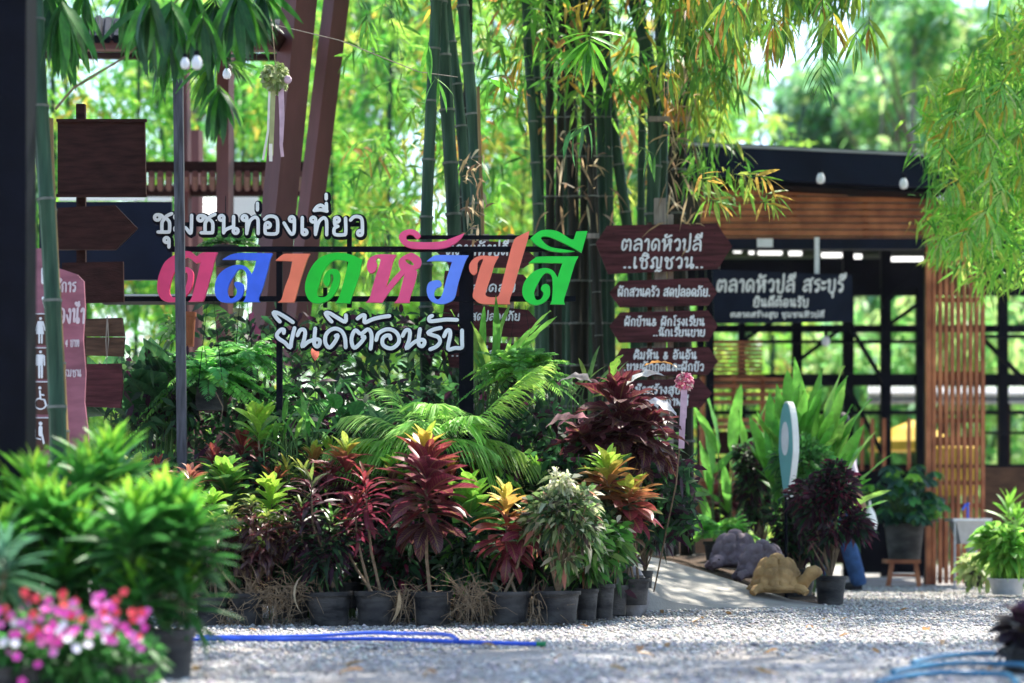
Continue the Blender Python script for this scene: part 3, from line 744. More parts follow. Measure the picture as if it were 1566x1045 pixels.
for a, b in (((1210, 560), (1290, 500)), ((1300, 500), (1352, 585)), ((1130, 525), (1215, 470)), ((1296, 590), (1352, 700)), ((1362, 495), (1418, 455)), ((1505, 520), (1570, 585)), ((1350, 470), (1412, 400)), ((1080, 470), (1140, 400))):
    part('brace', MB().beam(W(*a, 27.8), W(*b, 27.8), .05, .06), M_['black_steel'], hall, False)
# vertical slatted column
for i in range(9):
    x = 1426 + i * 9.3
    part('slat', pbox(MB(), x, x + 6.0, 285, 893, D0 - .05 + random.uniform(-.006, .006), D0), M_['slat'], hall, False)
part('post', pbox(MB(), 1417, 1424.5, 300, 894, D0 - .07, D0 + .02), M_['slat'], hall, False)
for y in (455, 568, 640, 668, 735, 770): part('crossbar', pbox(MB(), 1425, 1505, y, y + (14 if y in (668, 568) else 7), D0 + .004, D0 + .05), M_['slat'], hall, False)
# low walls and counters inside
part('back_wall', pbox(MB(), 1206, 1420, 715, 862, 27.2, 27.3), M_['brown_wood'], hall, False)
part('dark_panel', pbox(MB(), 1300, 1418, 720, 876, 25.2, 25.3), M_['black_steel'], hall, False)
part('dark_panel', pbox(MB(), 1505, 1640, 715, 850, 26.0, 26.1), M_['old_wood'], hall, False)
for i in range(9): part('louvre', pbox(MB(), 1086, 1166, 522 + i * 6.3, 525.4 + i * 6.3, 26.4, 26.45), M_['slat'], hall, False)
for i, y in enumerate((578, 588, 600, 612, 640, 650)): part('shelf', pbox(MB(), 1072, 1212, y, y + 5, 26.3, 26.6), M_['slat'], hall, False)
for x in (1072, 1120, 1164, 1206): part('shelf_upright', pbox(MB(), x, x + 6, 575, 860, 26.35, 26.5), M_['slat'], hall, False)
for i in range(8): part('drawer', pbox(MB(), 1078 + (i % 3) * 44, 1117 + (i % 3) * 44, 660 + (i // 3) * 40, 694 + (i // 3) * 40, 26.4, 26.6), M_['brown_wood'], hall, False)
for x in (1316, 1332, 1350, 1388): part('post', pbox(MB(), x, x + 5, 640, 720, 26.8, 26.85), M_['slat'], hall, False)
# neighbouring roofs seen through the hall
st2 = thing('market_stall', W(1440, 850, 33).xy.to_3d(), 'far stall with grey corrugated roof seen through the open hall', 'stall')
for k, y in enumerate((594, 606)):
    cr = MB()
    for i in range(46):
        x = 1330 + i * 7.0; cr.tube([W(x, y, 33), W(x, y + 10, 32.6)], .032, 6)
    part('roof_sheet', cr, M_['roof_sheet'], st2)
for x in (1345, 1440, 1540): part('post', pbox(MB(), x, x + 6, 615, 870, 32.8, 32.9), M_['brown_wood'], st2, False)
M_['yellow'] = mat('yellow_canvas', (0.62, 0.40, 0.04), 0.7, 0.2, 3)
um = thing('parasol', W(1395, 850, 31).xy.to_3d(), 'yellow canvas parasol seen through the hall behind the stool plant', 'parasol')
c = W(1396, 690, 31); part('canopy', MB().lathe((c.x, c.y, c.z), [(.62, 0), (.55, .12), (.3, .3), (.02, .42)], 8), M_['yellow'], um, False)
part('pole', MB().tube([(c.x, 31, 0), (c.x, 31, c.z + .4)], .02, 6), M_['black_steel'], um)
um = thing('parasol', W(1470, 850, 30).xy.to_3d(), 'yellow canvas hanging behind the vertical slatted column', 'parasol')
c = W(1462, 700, 30); part('canopy', MB().lathe((c.x, c.y, c.z), [(.30, -.5), (.30, .12), (.2, .2), (.02, .25)], 8), M_['yellow'], um, False)
part('pole', MB().tube([(c.x, 30, 0), (c.x, 30, c.z + .5)], .02, 6), M_['black_steel'], um)

# light bulbs on a cable
def bulb(px, py, d, r, label, grp=None, cable=30):
    t = thing('light_bulb', W(px, py - cable, d), label, 'light bulb', grp); c = W(px, py, d)
    part('glass', MB().lathe((c.x, c.y, c.z), [(1e-5, -r * 1.3), (r * .7, -r * 1.05), (r, -r * .3), (r * .85, r * .5), (r * .45, r * 1.2)], 12), M_['white'], t)
    part('socket', MB().lathe((c.x, c.y, c.z), [(r * .5, r * 1.15), (r * .5, r * 2.1), (1e-5, r * 2.2)], 10), M_['black_steel'], t)
    part('cable', MB().tube([c + Vector((0, 0, r * 2)), W(px, py - cable, d)], .004, 5), M_['black_steel'], t)
bulb(1255, 273, 23.2, .045, 'white bulb under the roof edge above the black banner strap', 'bulbs under the hall roof edge', 12)
bulb(1382, 281, 23.2, .045, 'white bulb under the roof edge near the slatted column', 'bulbs under the hall roof edge', 12)
for i, x in enumerate((1437, 1446, 1455, 1464, 1473)):
    bulb(x, 304, 23.0, .024, 'tiny white bulb in the row at the slatted column top', 'tiny bulbs in a row', 6)
bulb(283, 97, 11.4, .023, 'left of three white bulbs under the bamboo leaves, half hidden', 'bulbs under the left shelter')
bulb(301, 96, 11.3, .028, 'middle and largest of three white bulbs under the bamboo leaves', 'bulbs under the left shelter')
bulb(347, 113, 14.4, .028, 'right and lowest of three white bulbs beside the brown post', 'bulbs under the left shelter')
single('cable', MB().tube([W(235, 78, 14.3), W(300, 66, 14.2), W(420, 38, 14.5), W(520, 62, 15), W(640, 110, 15.6), W(700, 118, 15.9)], .0035, 5), M_['grey_wood'], 'thin grey wire sagging from the shelter towards the bamboo', 'wire')

# ------------------------------------------------------------------ shelter on the left
sh = thing('shelter', W(330, 900, 19).xy.to_3d(), 'brown steel shelter with leaning pillars and corrugated roof behind the sign', 'shelter')
M_['pillar_paint'] = M_['brown_paint']  # same brown paint on every face of the pillars
def lean(top, bot, wpx, d, m='brown_paint', rot=.6, name='pillar'):
    a, b = W(*bot, d), W(*top, d); wd = wpx * d / F / (math.cos(rot) + math.sin(rot)) 
    part(name, MB().beam(a, b, wd, wd, up=(math.sin(rot), math.cos(rot), 0)), M_[m], sh, False)
lean((474, -160), (403, 560), 54, 18.0, rot=.85)
lean((534, -160), (446, 560), 40, 19.2, rot=.85)
lean((345, 60), (342, 880), 25, 20.5, rot=.3, name='post')
lean((282, 60), (290, 880), 16, 22.5, rot=.3, name='post')
lean((300, 200), (300, 880), 20, 24, rot=.3, name='post')
part('beam', MB().beam(W(40, 70, 18.6), W(440, 72, 18.6), .07, .1, up=(0, 1, 0)), M_['brown_paint'], sh, False)
part('beam', MB().beam(W(40, 84, 22), W(440, 88, 22), .06, .1, up=(0, 1, 0)), M_['brown_wood'], sh, False)
part('rafter', MB().beam(W(408, 48, 17.4), W(444, 82, 18.6), .08, .12, up=(0, 1, 0)), M_['brown_wood'], sh, False)
for i in range(26):      # corrugated black roof, each rib seen from below
    x = 62 + i * 14.5
    part('roof_rib', MB().tube([W(x, 60, 18.5), W(x + 2, 34 + 5 * math.sin(i * .8), 19.8)], .036, 6), M_['black_steel'], sh)
part('roof_sheet', MB().hexa([W(30, 62, 18.7), W(442, 66, 18.7), W(30, 30, 20.5), W(442, 34, 20.5), W(30, 58, 18.7), W(442, 62, 18.7), W(30, 26, 20.5), W(442, 30, 20.5)]), M_['black_steel'], sh, False)
part('lower_roof_beam', pbox(MB(), 150, 472, 247, 262, 21.5, 21.6), M_['brown_wood'], sh, False)
for i in range(24):
    x = 152 + i * 13.3
    part('roof_rib', MB().tube([W(x, 266, 21.4), W(x, 288, 22.4)], .034, 6), M_['brown_paint'], sh)
part('lower_roof_edge', pbox(MB(), 150, 472, 283, 299, 22.5, 22.6), M_['brown_wood'], sh, False)
M_['bright_sheet'] = mat('sky_gap_white', (0.85, 0.85, 0.84), 0.7, 0.05, 4)  # plain white standing in for bright sky
part('dark_panel', pbox(MB(), 60, 262, 309, 428, 17.0, 17.06), M_['fascia'], sh, False)
part('shelf', pbox(MB(), 150, 330, 450, 453, 16.9, 17.25), M_['steel'], sh, False)
part('shelf_beam', pbox(MB(), 150, 330, 454, 461, 16.92, 17.2), M_['black_steel'], sh, False)
wh = thing('sky_gap_panel', W(320, 830, 30).xy.to_3d(), 'white and glowing panels in place of sky gaps under the lower shelter roof', 'sky gap panel')
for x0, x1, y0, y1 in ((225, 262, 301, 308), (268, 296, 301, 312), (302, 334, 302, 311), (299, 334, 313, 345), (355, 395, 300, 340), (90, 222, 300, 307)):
    part('sheet', pbox(MB(), x0, x1, y0, y1, 24.5, 24.52), M_['sky_gap_glow'] if x0 in (299, 302, 268) else M_['bright_sheet'], wh, False)  # white and glowing panels imitate the sky gaps under the roof
part('frame', pbox(MB(), 60, 400, 345, 349, 24.6, 24.7), M_['brown_wood'], wh, False)

# ------------------------------------------------------------------ near black column and the thin post
single('steel_column', MB().box(W(-40, 0, 10).x, W(40, 0, 10).x, 10, 10.22, -.02, 3.4), M_['black_steel'], 'wide black steel column at the very left edge, out of focus', 'column', smooth=False)
single('steel_column', MB().box(W(41, 0, 10.2).x, W(48, 0, 10.2).x, 10.23, 10.3, -.02, 3.4), mat('grey_steel', (.07, .085, .115), .5, .2, 6), 'narrow lighter grey side face of the wide black column', 'column', smooth=False)  # side face of the black column in a lighter grey
a, b = W(281, 952, 14.9), W(272, 76, 14.9); a.z = 0
single('sign_post', MB().beam(a, b, .062, .05), M_['weathered_steel'], 'thin weathered grey steel post standing in front of the pink letter', 'post', smooth=False)

# ------------------------------------------------------------------ the letter sign
DS = 15.6
ls = thing('letter_sign', W(560, 960, DS).xy.to_3d(), 'big free-standing Thai market sign of white and coloured cut-out letters on black rails', 'sign')
for x, y0, y1, wd in ((427, 383, 960, 9), (713, 383, 960, 22), (534, 350, 470, 7), (497, 440, 470, 6), (826, 383, 465, 5)):
    part('upright', pbox(MB(), x - wd / 2, x + wd / 2, y0, y1 if y1 < 900 else 952, DS + .065, DS + .11), M_['black_steel'], ls, False)
for y0, y1, x0, x1 in ((377, 385, 262, 888), (453, 461, 240, 880), (340, 346, 250, 560), (360, 366, 610, 880), (505, 511, 430, 705)):
    part('rail', pbox(MB(), x0, x1, y0, y1, DS + .05, DS + .085) if y0 not in (360,) else pbox(MB(), x0, x1, y0, y1, DS + .05, DS + .07), M_['black_steel'], ls, False)
PK, BL, OR, GN = (.80, .06, .19), (.055, .15, .88), (.95, .21, .12), (.012, .58, .035)
LM = {k: mat('letter_' + k, c, .5, .10, 7, .08, 30) for k, c in (('pink', PK), ('pink2', (.86, .09, .25)), ('blue', BL), ('light_blue', (.14, .26, .95)), ('orange', OR), ('orange2', (.95, .20, .13)), ('green', GN), ('green2', (.016, .60, .05)))}
def letter(zx, zy, sc, outl, holes, m):
    def conv(pts):
        return [(W(zx + x / sc, zy + y / sc, DS).x, W(zx + x / sc, zy + y / sc, DS).z) for x, y in smooth_line(pts, 4, True)]
    part('letter', MB().prism([conv(outl)] + [conv(h) for h in holes], DS, DS + .045), LM[m], ls, smooth=False)
A = (230, 370, 8.7); B = (400, 370, 8.7); C3 = (550, 340, 7.467); C4 = (710, 340, 7.465)
letter(*A, [(480,122),(545,135),(615,190),(660,160),(710,140),(893,140,1),(860,220),(800,460),(720,740),(698,792,1),(503,797,1),(545,750),(590,600),(640,390),(668,268,1),(600,282,1),(520,215),(470,208),(400,265),(355,345),(310,420),(270,540),(250,660),(265,710),(310,738),(370,715),(440,650),(480,560),(497,470),(485,410),(455,405),(430,440),(440,500),(420,545),(375,558),(342,500),(350,440),(400,370),(480,335),(540,365),(572,440),(550,600),(490,700),(390,780),(250,800),(150,765),(95,670),(90,560),(120,420),(200,260),(355,155),(430,125)], [], 'pink')
letter(*A, [(955,235,1),(1060,175),(1160,150),(1300,148),(1624,152,1),(1590,240),(1560,365),(1490,620),(1440,750),(1455,800,1),(1235,800,1),(1265,740),(1285,600),(1285,480),(1265,400),(1215,360),(1160,375),(1100,460),(1040,570),(1022,670),(1050,740),(1090,750),(1140,705),(1150,640),(1120,585),(1115,550),(1140,530),(1200,540),(1240,580),(1235,680),(1190,760),(1110,805),(1000,808),(910,780),(860,690),(860,570),(900,450),(980,370),(1080,320),(1180,305),(1270,330),(1330,400),(1340,445,1),(1380,360),(1410,245,1),(1200,235)], [], 'blue')
letter(*B, [(185,248,1),(240,200),(300,162),(400,158),(645,158,1),(605,240),(520,500),(455,740),(430,805,1),(215,805,1),(265,760),(310,600),(370,440),(410,255,1),(300,250)], [], 'orange')
letter(*B, [(1340,235,1),(1300,440),(1200,740),(1175,818,1),(975,812,1),(1030,740),(1100,500),(1155,265,1),(1080,245),(980,240),(900,290),(820,400),(770,560),(735,680),(760,730),(830,735),(880,700),(920,600),(955,500),(945,440),(915,435),(915,500),(895,575),(865,592),(825,540),(835,450),(880,385),(940,360),(1010,375),(1045,440),(1035,560),(980,680),(900,770),(780,818),(660,800),(590,700),(580,560),(630,400),(720,260),(840,180),(1000,145),(1170,165)], [], 'green')
letter(*C3, [(130,582),(92,550),(82,480),(115,410),(190,372),(300,366),(422,372,1),(385,440),(345,590),(298,748,1),(380,640),(470,545,1),(445,490),(450,430),(500,385),(592,345,1),(680,395),(705,450),(685,515),(640,540),(655,575),(625,710),(570,880),(578,920,1),(395,922,1),(440,860),(480,720),(512,590,1),(450,660),(350,780),(255,918,1),(70,915,1),(115,860),(160,690),(215,520),(238,430),(212,405),(185,430),(200,490),(175,560)],
       [[(525,425),(570,430),(610,465),(610,492),(565,480),(530,450)]], 'pink2')
letter(*C3, [(1195,125,1),(1150,190),(1060,260),(940,300),(760,305),(600,300),(510,265),(455,200),(455,140),(510,95),(590,80),(660,105),(695,150),(680,178),(650,188),(610,150),(560,140),(530,170),(560,215),(640,225),(800,228),(950,215),(1080,170)], [], 'pink2')
letter(*C3, [(765,445,1),(830,395),(900,375),(1245,378,1),(1205,450),(1130,680),(1090,850),(1030,910),(940,935),(840,915),(780,850),(765,760),(790,690),(850,665),(910,665),(935,700),(920,735),(880,750),(850,800),(860,860),(900,880),(945,820),(990,650),(1055,450,1),(900,440)], [], 'light_blue')
letter(*C4, [(100,600),(60,550),(60,480),(110,415),(190,382),(300,385),(395,388,1),(345,480),(310,600),(250,780),(245,830),(280,852),(370,855,1),(400,820),(440,660),(500,430),(565,210),(640,150),(745,100,1),(720,210),(640,480),(560,760),(520,880),(525,935,1),(400,935),(200,930),(120,880),(95,830),(130,700),(180,520),(215,430),(195,420),(155,455),(150,520),(140,580)], [], 'orange2')
letter(*C4, [(735,465,1),(800,415),(870,392),(1305,390,1),(1265,470),(1190,720),(1140,880),(1150,938,1),(980,935,1),(1000,880),(1010,740),(1000,620),(960,580),(910,590),(850,680),(800,790),(810,870),(840,890),(880,870),(905,810),(875,760),(900,715),(940,705),(975,740),(975,840),(920,910),(820,945),(720,910),(665,820),(675,710),(740,610),(820,550),(920,522),(1010,550),(1065,630,1),(1120,465,1),(900,460)], [], 'green2')
letter(*C4, [(755,185,1),(830,120),(900,90),(1010,90),(1100,120),(1210,190),(1250,195,1),(1280,105,1),(1408,100,1),(1340,345,1),(1200,270),(1080,210),(960,165),(880,170),(900,220),(980,280),(1100,305),(1260,330,1),(1150,345),(1000,330),(880,290),(800,240)], [], 'green2')
def circ(cx, cy, r, n=14): return [(cx + r * math.cos(6.2832 * i / n), cy + r * math.sin(6.2832 * i / n)) for i in range(n)]
def white_letter(zx, zy, sc, strokes, r, ro):
    """white stroke letter with its black backing plate"""
    wm, om = MB(), MB()
    for s in strokes:
        closed = len(s) == 3 and not isinstance(s[0], tuple)
        pts = circ(*s) if closed else smooth_line(s, 4)
        if closed: pts = pts + pts[:2]
        P = [W(zx + x / sc, zy + y / sc, DS - .004) for x, y in pts]
        P2 = [q + Vector((.004, .028, -.004)) for q in P]
        wm.stroke(P, r * DS / F, .3, 10); om.stroke(P2, ro * DS / F, .16, 10)
    l = part('letter', wm, M_['white'], ls); part('backing', om, M_['outline'], l)
E = (225, 290, 8.7); H = (385, 285, 8.7); r1, r2 = 2.75, 6.3
def choc(dx, dy):
    return [(135 + dx, 372 + dy, 36), [(150+dx,335+dy),(195+dx,350+dy),(222+dx,395+dy),(198+dx,440+dy),(196+dx,560+dy)], [(146+dx,566+dy),(275+dx,566+dy),(296+dx,550+dy),(297+dx,440+dy),(262+dx,392+dy)], [(222+dx,402+dy),(258+dx,355+dy),(325+dx,322+dy)]]
class _L(list): pass
def fix(s):  # mark circles: triples of numbers
    return [list(q) if isinstance(q, tuple) else q for q in s]
for org, st in ((E, choc(0, 0)), (E, [(258, 673, 32), [(291, 675), (290, 765)]]),
        (E, [(400,365,32), [(433,370),(433,520)], (400,525,32), [(430,500),(510,510),(562,572),(586,562),(592,345)]]),
        (E, choc(575, 10)), (E, [(990,378,32), [(1020,380),(1018,575)], [(1018,570),(1055,530),(1150,492)], [(1150,360),(1150,560)], (1178,552,32)]),
        (E, [(1295,380,32), [(1327,385),(1325,585)], [(1328,560),(1365,425),(1430,368),(1468,390),(1477,440),(1477,585)]]),
        (E, [[(1467,185),(1467,270)]]),
        (H, [[(170,440),(220,402),(300,405),(340,450),(345,560),(325,630),(200,632),(178,600),(178,520)], (213,517,33)]),
        (H, [(533,437,32), [(567,440),(565,590),(545,635),(510,620),(430,490)]]),
        (H, [[(672,418),(671,600)], (702,612,32)]),
        (H, [(818,445,32), [(850,450),(848,640)], [(852,620),(890,480),(950,422),(985,440),(997,490),(997,645)]]),
        (H, [[(832,322),(870,272),(930,255),(990,312)], [(832,322),(920,315),(1000,332)], [(992,230),(994,325)]]), (H, [[(990,110),(990,168)]]),
        (H, [(1132,447,32), [(1100,465),(1108,515),(1145,533)], [(1140,535),(1100,560),(1095,620),(1125,646),(1220,646),(1250,620),(1248,425)]]),
        (H, [[(1315,450),(1360,408),(1430,408),(1468,455),(1472,620)], (1440,623,32)])):
    white_letter(*org, fix(st), r1, r2)
I7 = (410, 470, 9.79); I8 = (560, 470, 9.79)
for org, st in ((I7, [[(235,385),(235,340),(190,340),(130,410),(160,470),(250,530),(330,605),(350,500),(395,315)]]),
        (I7, [[(175,215),(125,160),(80,82),(150,90),(260,150),(370,225)]]),
        (I7, [[(440,420),(480,345),(530,335),(555,380),(540,480),(510,590),(600,520),(700,485),(765,490),(775,540),(740,590),(695,560),(692,480),(705,320)]]),
        (I7, [[(1012,430),(1045,425),(1000,520),(920,605),(860,540),(860,430),(920,350),(1010,320),(1100,360),(1150,460),(1162,600)]]),
        (I7, [[(950,215),(900,160),(860,90),(920,90),(1040,160),(1155,218),(1165,122)]]),
        (I7, [[(1415,445),(1445,450),(1380,540),(1290,610),(1250,520),(1260,420),(1310,345),(1390,400),(1490,332),(1540,380),(1550,480),(1535,620)]]),
        (I8, [[(-128,170),(-68,125),(-22,125),(-28,200),(-10,228),(100,180),(230,148),(345,133)]]),
        (I8, [[(150,490),(180,400),(260,345),(350,330),(440,370),(490,450),(480,540),(400,610),(320,610),(250,560),(245,480),(290,430),(350,425),(365,470)]]),
        (I8, [[(545,430),(590,350),(640,345),(655,400),(640,500),(600,620),(700,540),(770,500),(850,490),(875,530),(840,585),(790,560),(785,480),(805,330)]]),
        (I8, [[(1115,310),(1010,335),(925,385),(1000,420),(1080,450),(1105,520),(1050,590),(960,630)]]),
        (I8, [[(985,130),(950,150),(940,190),(970,210),(1080,200),(1200,185),(1360,190)]]),
        (I8, [[(1165,435),(1205,355),(1250,350),(1258,430),(1225,625),(1330,612),(1430,605),(1435,500),(1435,350)]])):
    white_letter(*org, st, 3.15, 6.6)

# ------------------------------------------------------------------ handwritten Thai stroke font
TH = {
 'ต': (.95, [[(.42,.45),(.5,.5),(.3,.08),(.1,.12),(.08,.7),(.25,.97),(.42,.75),(.62,.98),(.8,.75),(.8,0)]]),
 'ล': (.85, [[(.12,.82),(.4,1),(.65,.88),(.72,.5),(.72,0)], [(.7,.45),(.5,.58),(.2,.5),(.08,.2),(.22,.02),(.4,.18)]]),
 'า': (.5, [[(.06,.8),(.22,1),(.38,.85),(.38,0)]]),
 'ด': (.85, [[(.36,.48),(.44,.5),(.38,.2),(.2,.02),(.08,.3),(.12,.75),(.4,1),(.68,.8),(.72,.4),(.72,0)]]),
 'ห': (.95, [[(.04,.8),(.12,.98),(.24,.88),(.24,0)], [(.25,.05),(.5,.5),(.75,.68),(.82,.88),(.68,1),(.58,.85),(.72,.65),(.76,.3),(.76,0)]]),
 'ว': (.65, [[(.08,.8),(.3,1),(.5,.85),(.54,.5),(.5,.08),(.36,.0),(.3,.14),(.5,.2)]]),
 'ป': (.8, [[(.04,.82),(.12,.98),(.22,.85),(.2,.03),(.64,.03),(.66,1.45)]]),
 'บ': (.8, [[(.04,.82),(.12,.98),(.22,.85),(.2,.03),(.64,.03),(.66,1.0)]]),
 'เ': (.42, [[(.12,1),(.12,.15),(.2,.0),(.32,.1),(.2,.2)]]),
 'แ': (.75, [[(.12,1),(.12,.15),(.2,.0),(.3,.1),(.2,.2)], [(.46,1),(.46,.15),(.54,.0),(.64,.1),(.54,.2)]]),
 'ช': (.85, [[(.12,.68),(.04,.85),(.18,.98),(.32,.8),(.25,.6),(.25,.02),(.62,.02),(.64,.55),(.5,.75),(.76,1.02)]]),
 'ญ': (1.1, [[(.28,.12),(.16,.0),(.06,.14),(.25,.25),(.2,.6),(.1,.72),(.35,1),(.56,.85),(.6,.06),(.75,.0),(.9,.1),(.92,1)], [(.5,-.3),(.64,-.2),(.78,-.32),(.95,-.22)]]),
 'น': (.88, [[(.04,.82),(.12,.98),(.24,.85),(.22,.05),(.45,.28),(.78,.3),(.8,.1),(.7,0),(.6,.1),(.6,1)]]),
 'ผ': (.9, [[(.25,.85),(.15,.98),(.05,.8),(.08,.08),(.16,.03),(.38,.5),(.6,.03),(.7,.1),(.7,1)]]),
 'ฝ': (.9, [[(.25,.85),(.15,.98),(.05,.8),(.08,.08),(.16,.03),(.38,.5),(.6,.03),(.7,.1),(.7,1.45)]]),
 'ก': (.8, [[(.14,0),(.15,.55),(.04,.7),(.3,1),(.58,.88),(.65,.5),(.65,0)]]),
 'ส': (.85, [[(.12,.82),(.4,1),(.62,.88),(.7,.5),(.7,0)], [(.68,.45),(.5,.58),(.2,.5),(.08,.2),(.22,.02),(.4,.18)], [(.58,.82),(.85,1.12)]]),
 'ค': (.85, [[(.1,0),(.08,.6),(.35,1),(.62,.88),(.72,.5),(.72,0)], [(.12,.1),(.4,.32),(.42,.52),(.28,.45)]]),
 'ร': (.62, [[(.5,1),(.18,.9),(.12,.7),(.45,.6),(.5,.3),(.42,.05),(.28,.0),(.26,.15),(.46,.2)]]),
 'อ': (.8, [[(.08,.8),(.35,1),(.63,.8),(.63,.15),(.35,.0),(.1,.15),(.1,.45),(.3,.55),(.35,.38),(.15,.32)]]),
 'ภ': (.9, [[(.2,.12),(.1,.0),(.04,.15),(.22,.2),(.2,.6),(.1,.72),(.35,1),(.62,.88),(.7,.5),(.7,0)]]),
 'ย': (.82, [[(.25,.85),(.12,1),(.05,.8),(.12,.6),(.3,.55),(.1,.4),(.1,.06),(.4,.02),(.65,.06),(.67,1)]]),
 'โ': (.5, [[(.42,1.5),(.12,1.42),(.2,1.2),(.32,1.0),(.24,.1),(.36,0),(.4,.14)]]),
 'ง': (.62, [[(.3,.82),(.38,.96),(.48,.8),(.46,.1),(.36,.02),(.06,.52)]]),
 'ข': (.75, [[(.12,.7),(.04,.9),(.18,.97),(.26,.78),(.15,.6),(.2,.03),(.6,.03),(.62,1)]]),
 'พ': (.95, [[(.05,.8),(.12,.98),(.2,.8),(.18,0),(.4,.6),(.62,0),(.75,.1),(.77,1)]]),
 'ม': (.88, [[(.04,.82),(.12,.98),(.24,.85),(.22,.15),(.1,.02),(.05,.2),(.25,.2),(.45,.1),(.64,.02),(.67,1)]]),
 'ท': (.88, [[(.04,.82),(.12,.98),(.24,.85),(.22,0)], [(.22,.1),(.42,.75),(.58,1),(.72,.8),(.72,0)]]),
 'ะ': (.42, [[(.04,.82),(.14,.65),(.34,.8)], [(.04,.34),(.14,.17),(.34,.32)]]),
 'ถ': (.8, [[(.25,.15),(.15,.02),(.1,.3),(.15,.6),(.04,.72),(.3,1),(.58,.88),(.65,.5),(.65,0)]]),
 '&': (.8, [[(.62,.1),(.2,.8),(.35,1),(.5,.8),(.12,.35),(.15,.05),(.42,.0),(.66,.45)]]),
 '.': (.3, [[(.1,.05),(.16,.05)]]), ' ': (.5, []), '4': (.6, [[(.4,0),(.4,1),(.06,.35),(.52,.35)]]),
 'ำ': (.5, [[(.06,.8),(.22,1),(.38,.85),(.38,0)], [(-.3,1.15),(-.2,1.25),(-.3,1.35),(-.4,1.25),(-.3,1.15)]]),
 'ซ': (.85, [[(.12,.68),(.04,.85),(.18,.98),(.32,.8),(.25,.6),(.25,.02),(.62,.02),(.64,.55),(.5,.75),(.76,1.02)]]),
}
MK = {'ั': (0, 1.12, [[(.12,.28),(.0,.22),(.05,.06),(.25,.08),(.55,.22)]]), 'ี': (0, 1.12, [[(.02,.05),(.15,.28),(.35,.25),(.52,.05),(.02,.05)], [(.52,.05),(.54,.4)]]),
      'ิ': (0, 1.12, [[(.02,.05),(.15,.28),(.35,.25),(.52,.05),(.02,.05)]]), 'ุ': (0, 0, [[(.2,-.14),(.36,-.16),(.36,-.45)]]), 'ู': (0, 0, [[(.0,-.14),(.14,-.16),(.14,-.42),(.42,-.42),(.42,-.12)]]),
      '้': (.1, 1.5, [[(.0,.2),(.12,.3),(.12,.06),(.42,.3)]]), '่': (.2, 1.5, [[(.1,.0),(.1,.26)]]), 'ื': (0, 1.12, [[(.02,.05),(.15,.28),(.35,.25),(.52,.05),(.02,.05)], [(.52,.05),(.54,.4)], [(.38,.1),(.38,.4)]])}
def thai(text, px0, px1, py, hpx, d, r=1.5, slant=.08, rise=0.0, zoff=0.006):
    """text written between columns px0..px1 with its base on row py, letters hpx tall"""
    out = []; x = 0; lastc = 0; prev = 'x'
    for ch in text:
        if ch in TH:
            wd, st = TH[ch]
            for s in st: out.append([(x + a, b) for a, b in s])
            lastc = x; lw = wd; x += wd + .12
        elif ch in MK:
            ox, oy, st = MK[ch]
            if ch in '้่' and prev not in 'ัิีื': oy = 1.14
            if ch in '้่' and prev in 'ัิีื': oy = 1.42
            for s in st: out.append([(lastc + lw * .25 + ox + a, b + oy) for a, b in s])
        prev = ch
    tot = x - .12; k = (px1 - px0) / tot; mb = MB()
    for s in out:
        P = []
        for a, b in smooth_line(s, 3):
            q = a + slant * b; jx = .0
            P.append(W(px0 + q * k, py - b * hpx - rise * a * k / (px1 - px0), d - zoff))
        mb.stroke(P, r * d / F, .3, 6)
    return mb

# ------------------------------------------------------------------ signposts
def board(parent, outline, d, m='board', thick=.035, lines=(), name='board', label=None, tm='paint_text'):
    pts = [(W(x, y, d).x, W(x, y, d).z) for x, y in outline]
    b = part(name, MB().prism([pts], d, d + thick), M_[m], parent, smooth=False, label=label)
    for ln in lines:
        text, x0, x1, y, h = ln[:5]
        part('lettering', thai(text, x0, x1, y, h, d, r=ln[5] if len(ln) > 5 else 1.5), M_[tm], b)
    nb = MB()
    xs = [p[0] for p in outline]; ys = [p[1] for p in outline]
    for fx in (.13, .87):
        for fy in (.2, .8):
            c = W(min(xs) + (max(xs) - min(xs)) * fx, min(ys) + (max(ys) - min(ys)) * fy, d - .004); nb.ball(c, .005, 6, 4)
    part('nail', nb, M_['black_steel'], b)
    return b
sp = thing('signpost', W(1015, 848, 18.9).xy.to_3d(), 'wooden signpost with five maroon pointed boards and white Thai handwriting', 'signpost')
part('post', pbox(MB(), 1001, 1019, 303, 850, 19.02, 19.12), M_['grey_wood'], sp, False)
part('post', pbox(MB(), 1021, 1030, 328, 850, 19.03, 19.10), M_['grey_wood'], sp, False)
part('post', pbox(MB(), 990, 997, 340, 850, 19.04, 19.10), M_['old_wood'], sp, False)
part('crossbar', pbox(MB(), 898, 916, 357, 364, 18.96, 19.0), M_['grey_wood'], sp, False)
part('crossbar', pbox(MB(), 993, 1058, 178, 185, 19.2, 19.24), M_['grey_wood'], sp, False)
board(sp, [(911, 372), (929, 345), (1096, 342), (1120, 377), (1098, 411), (930, 419)], 18.9, lines=[('ตลาดหัวปลี', 950, 1073, 383, 17, 1.75), ('..เชิญชวน..', 953, 1076, 410, 16, 1.75)])
board(sp, [(932, 448), (947, 430), (1082, 425), (1097, 447), (1084, 467), (948, 470)], 18.92, lines=[('ผักสวนครัว สดปลอดภัย.', 945, 1086, 453, 11, 1.35)])
board(sp, [(932, 499), (948, 478), (1083, 475), (1098, 498), (1084, 522), (947, 524)], 18.91, lines=[('ผักบ้าน& ผักโรงเรียน', 955, 1077, 498, 10, 1.3), ('..นักเรียนขาย', 999, 1078, 514, 9.5, 1.3)])
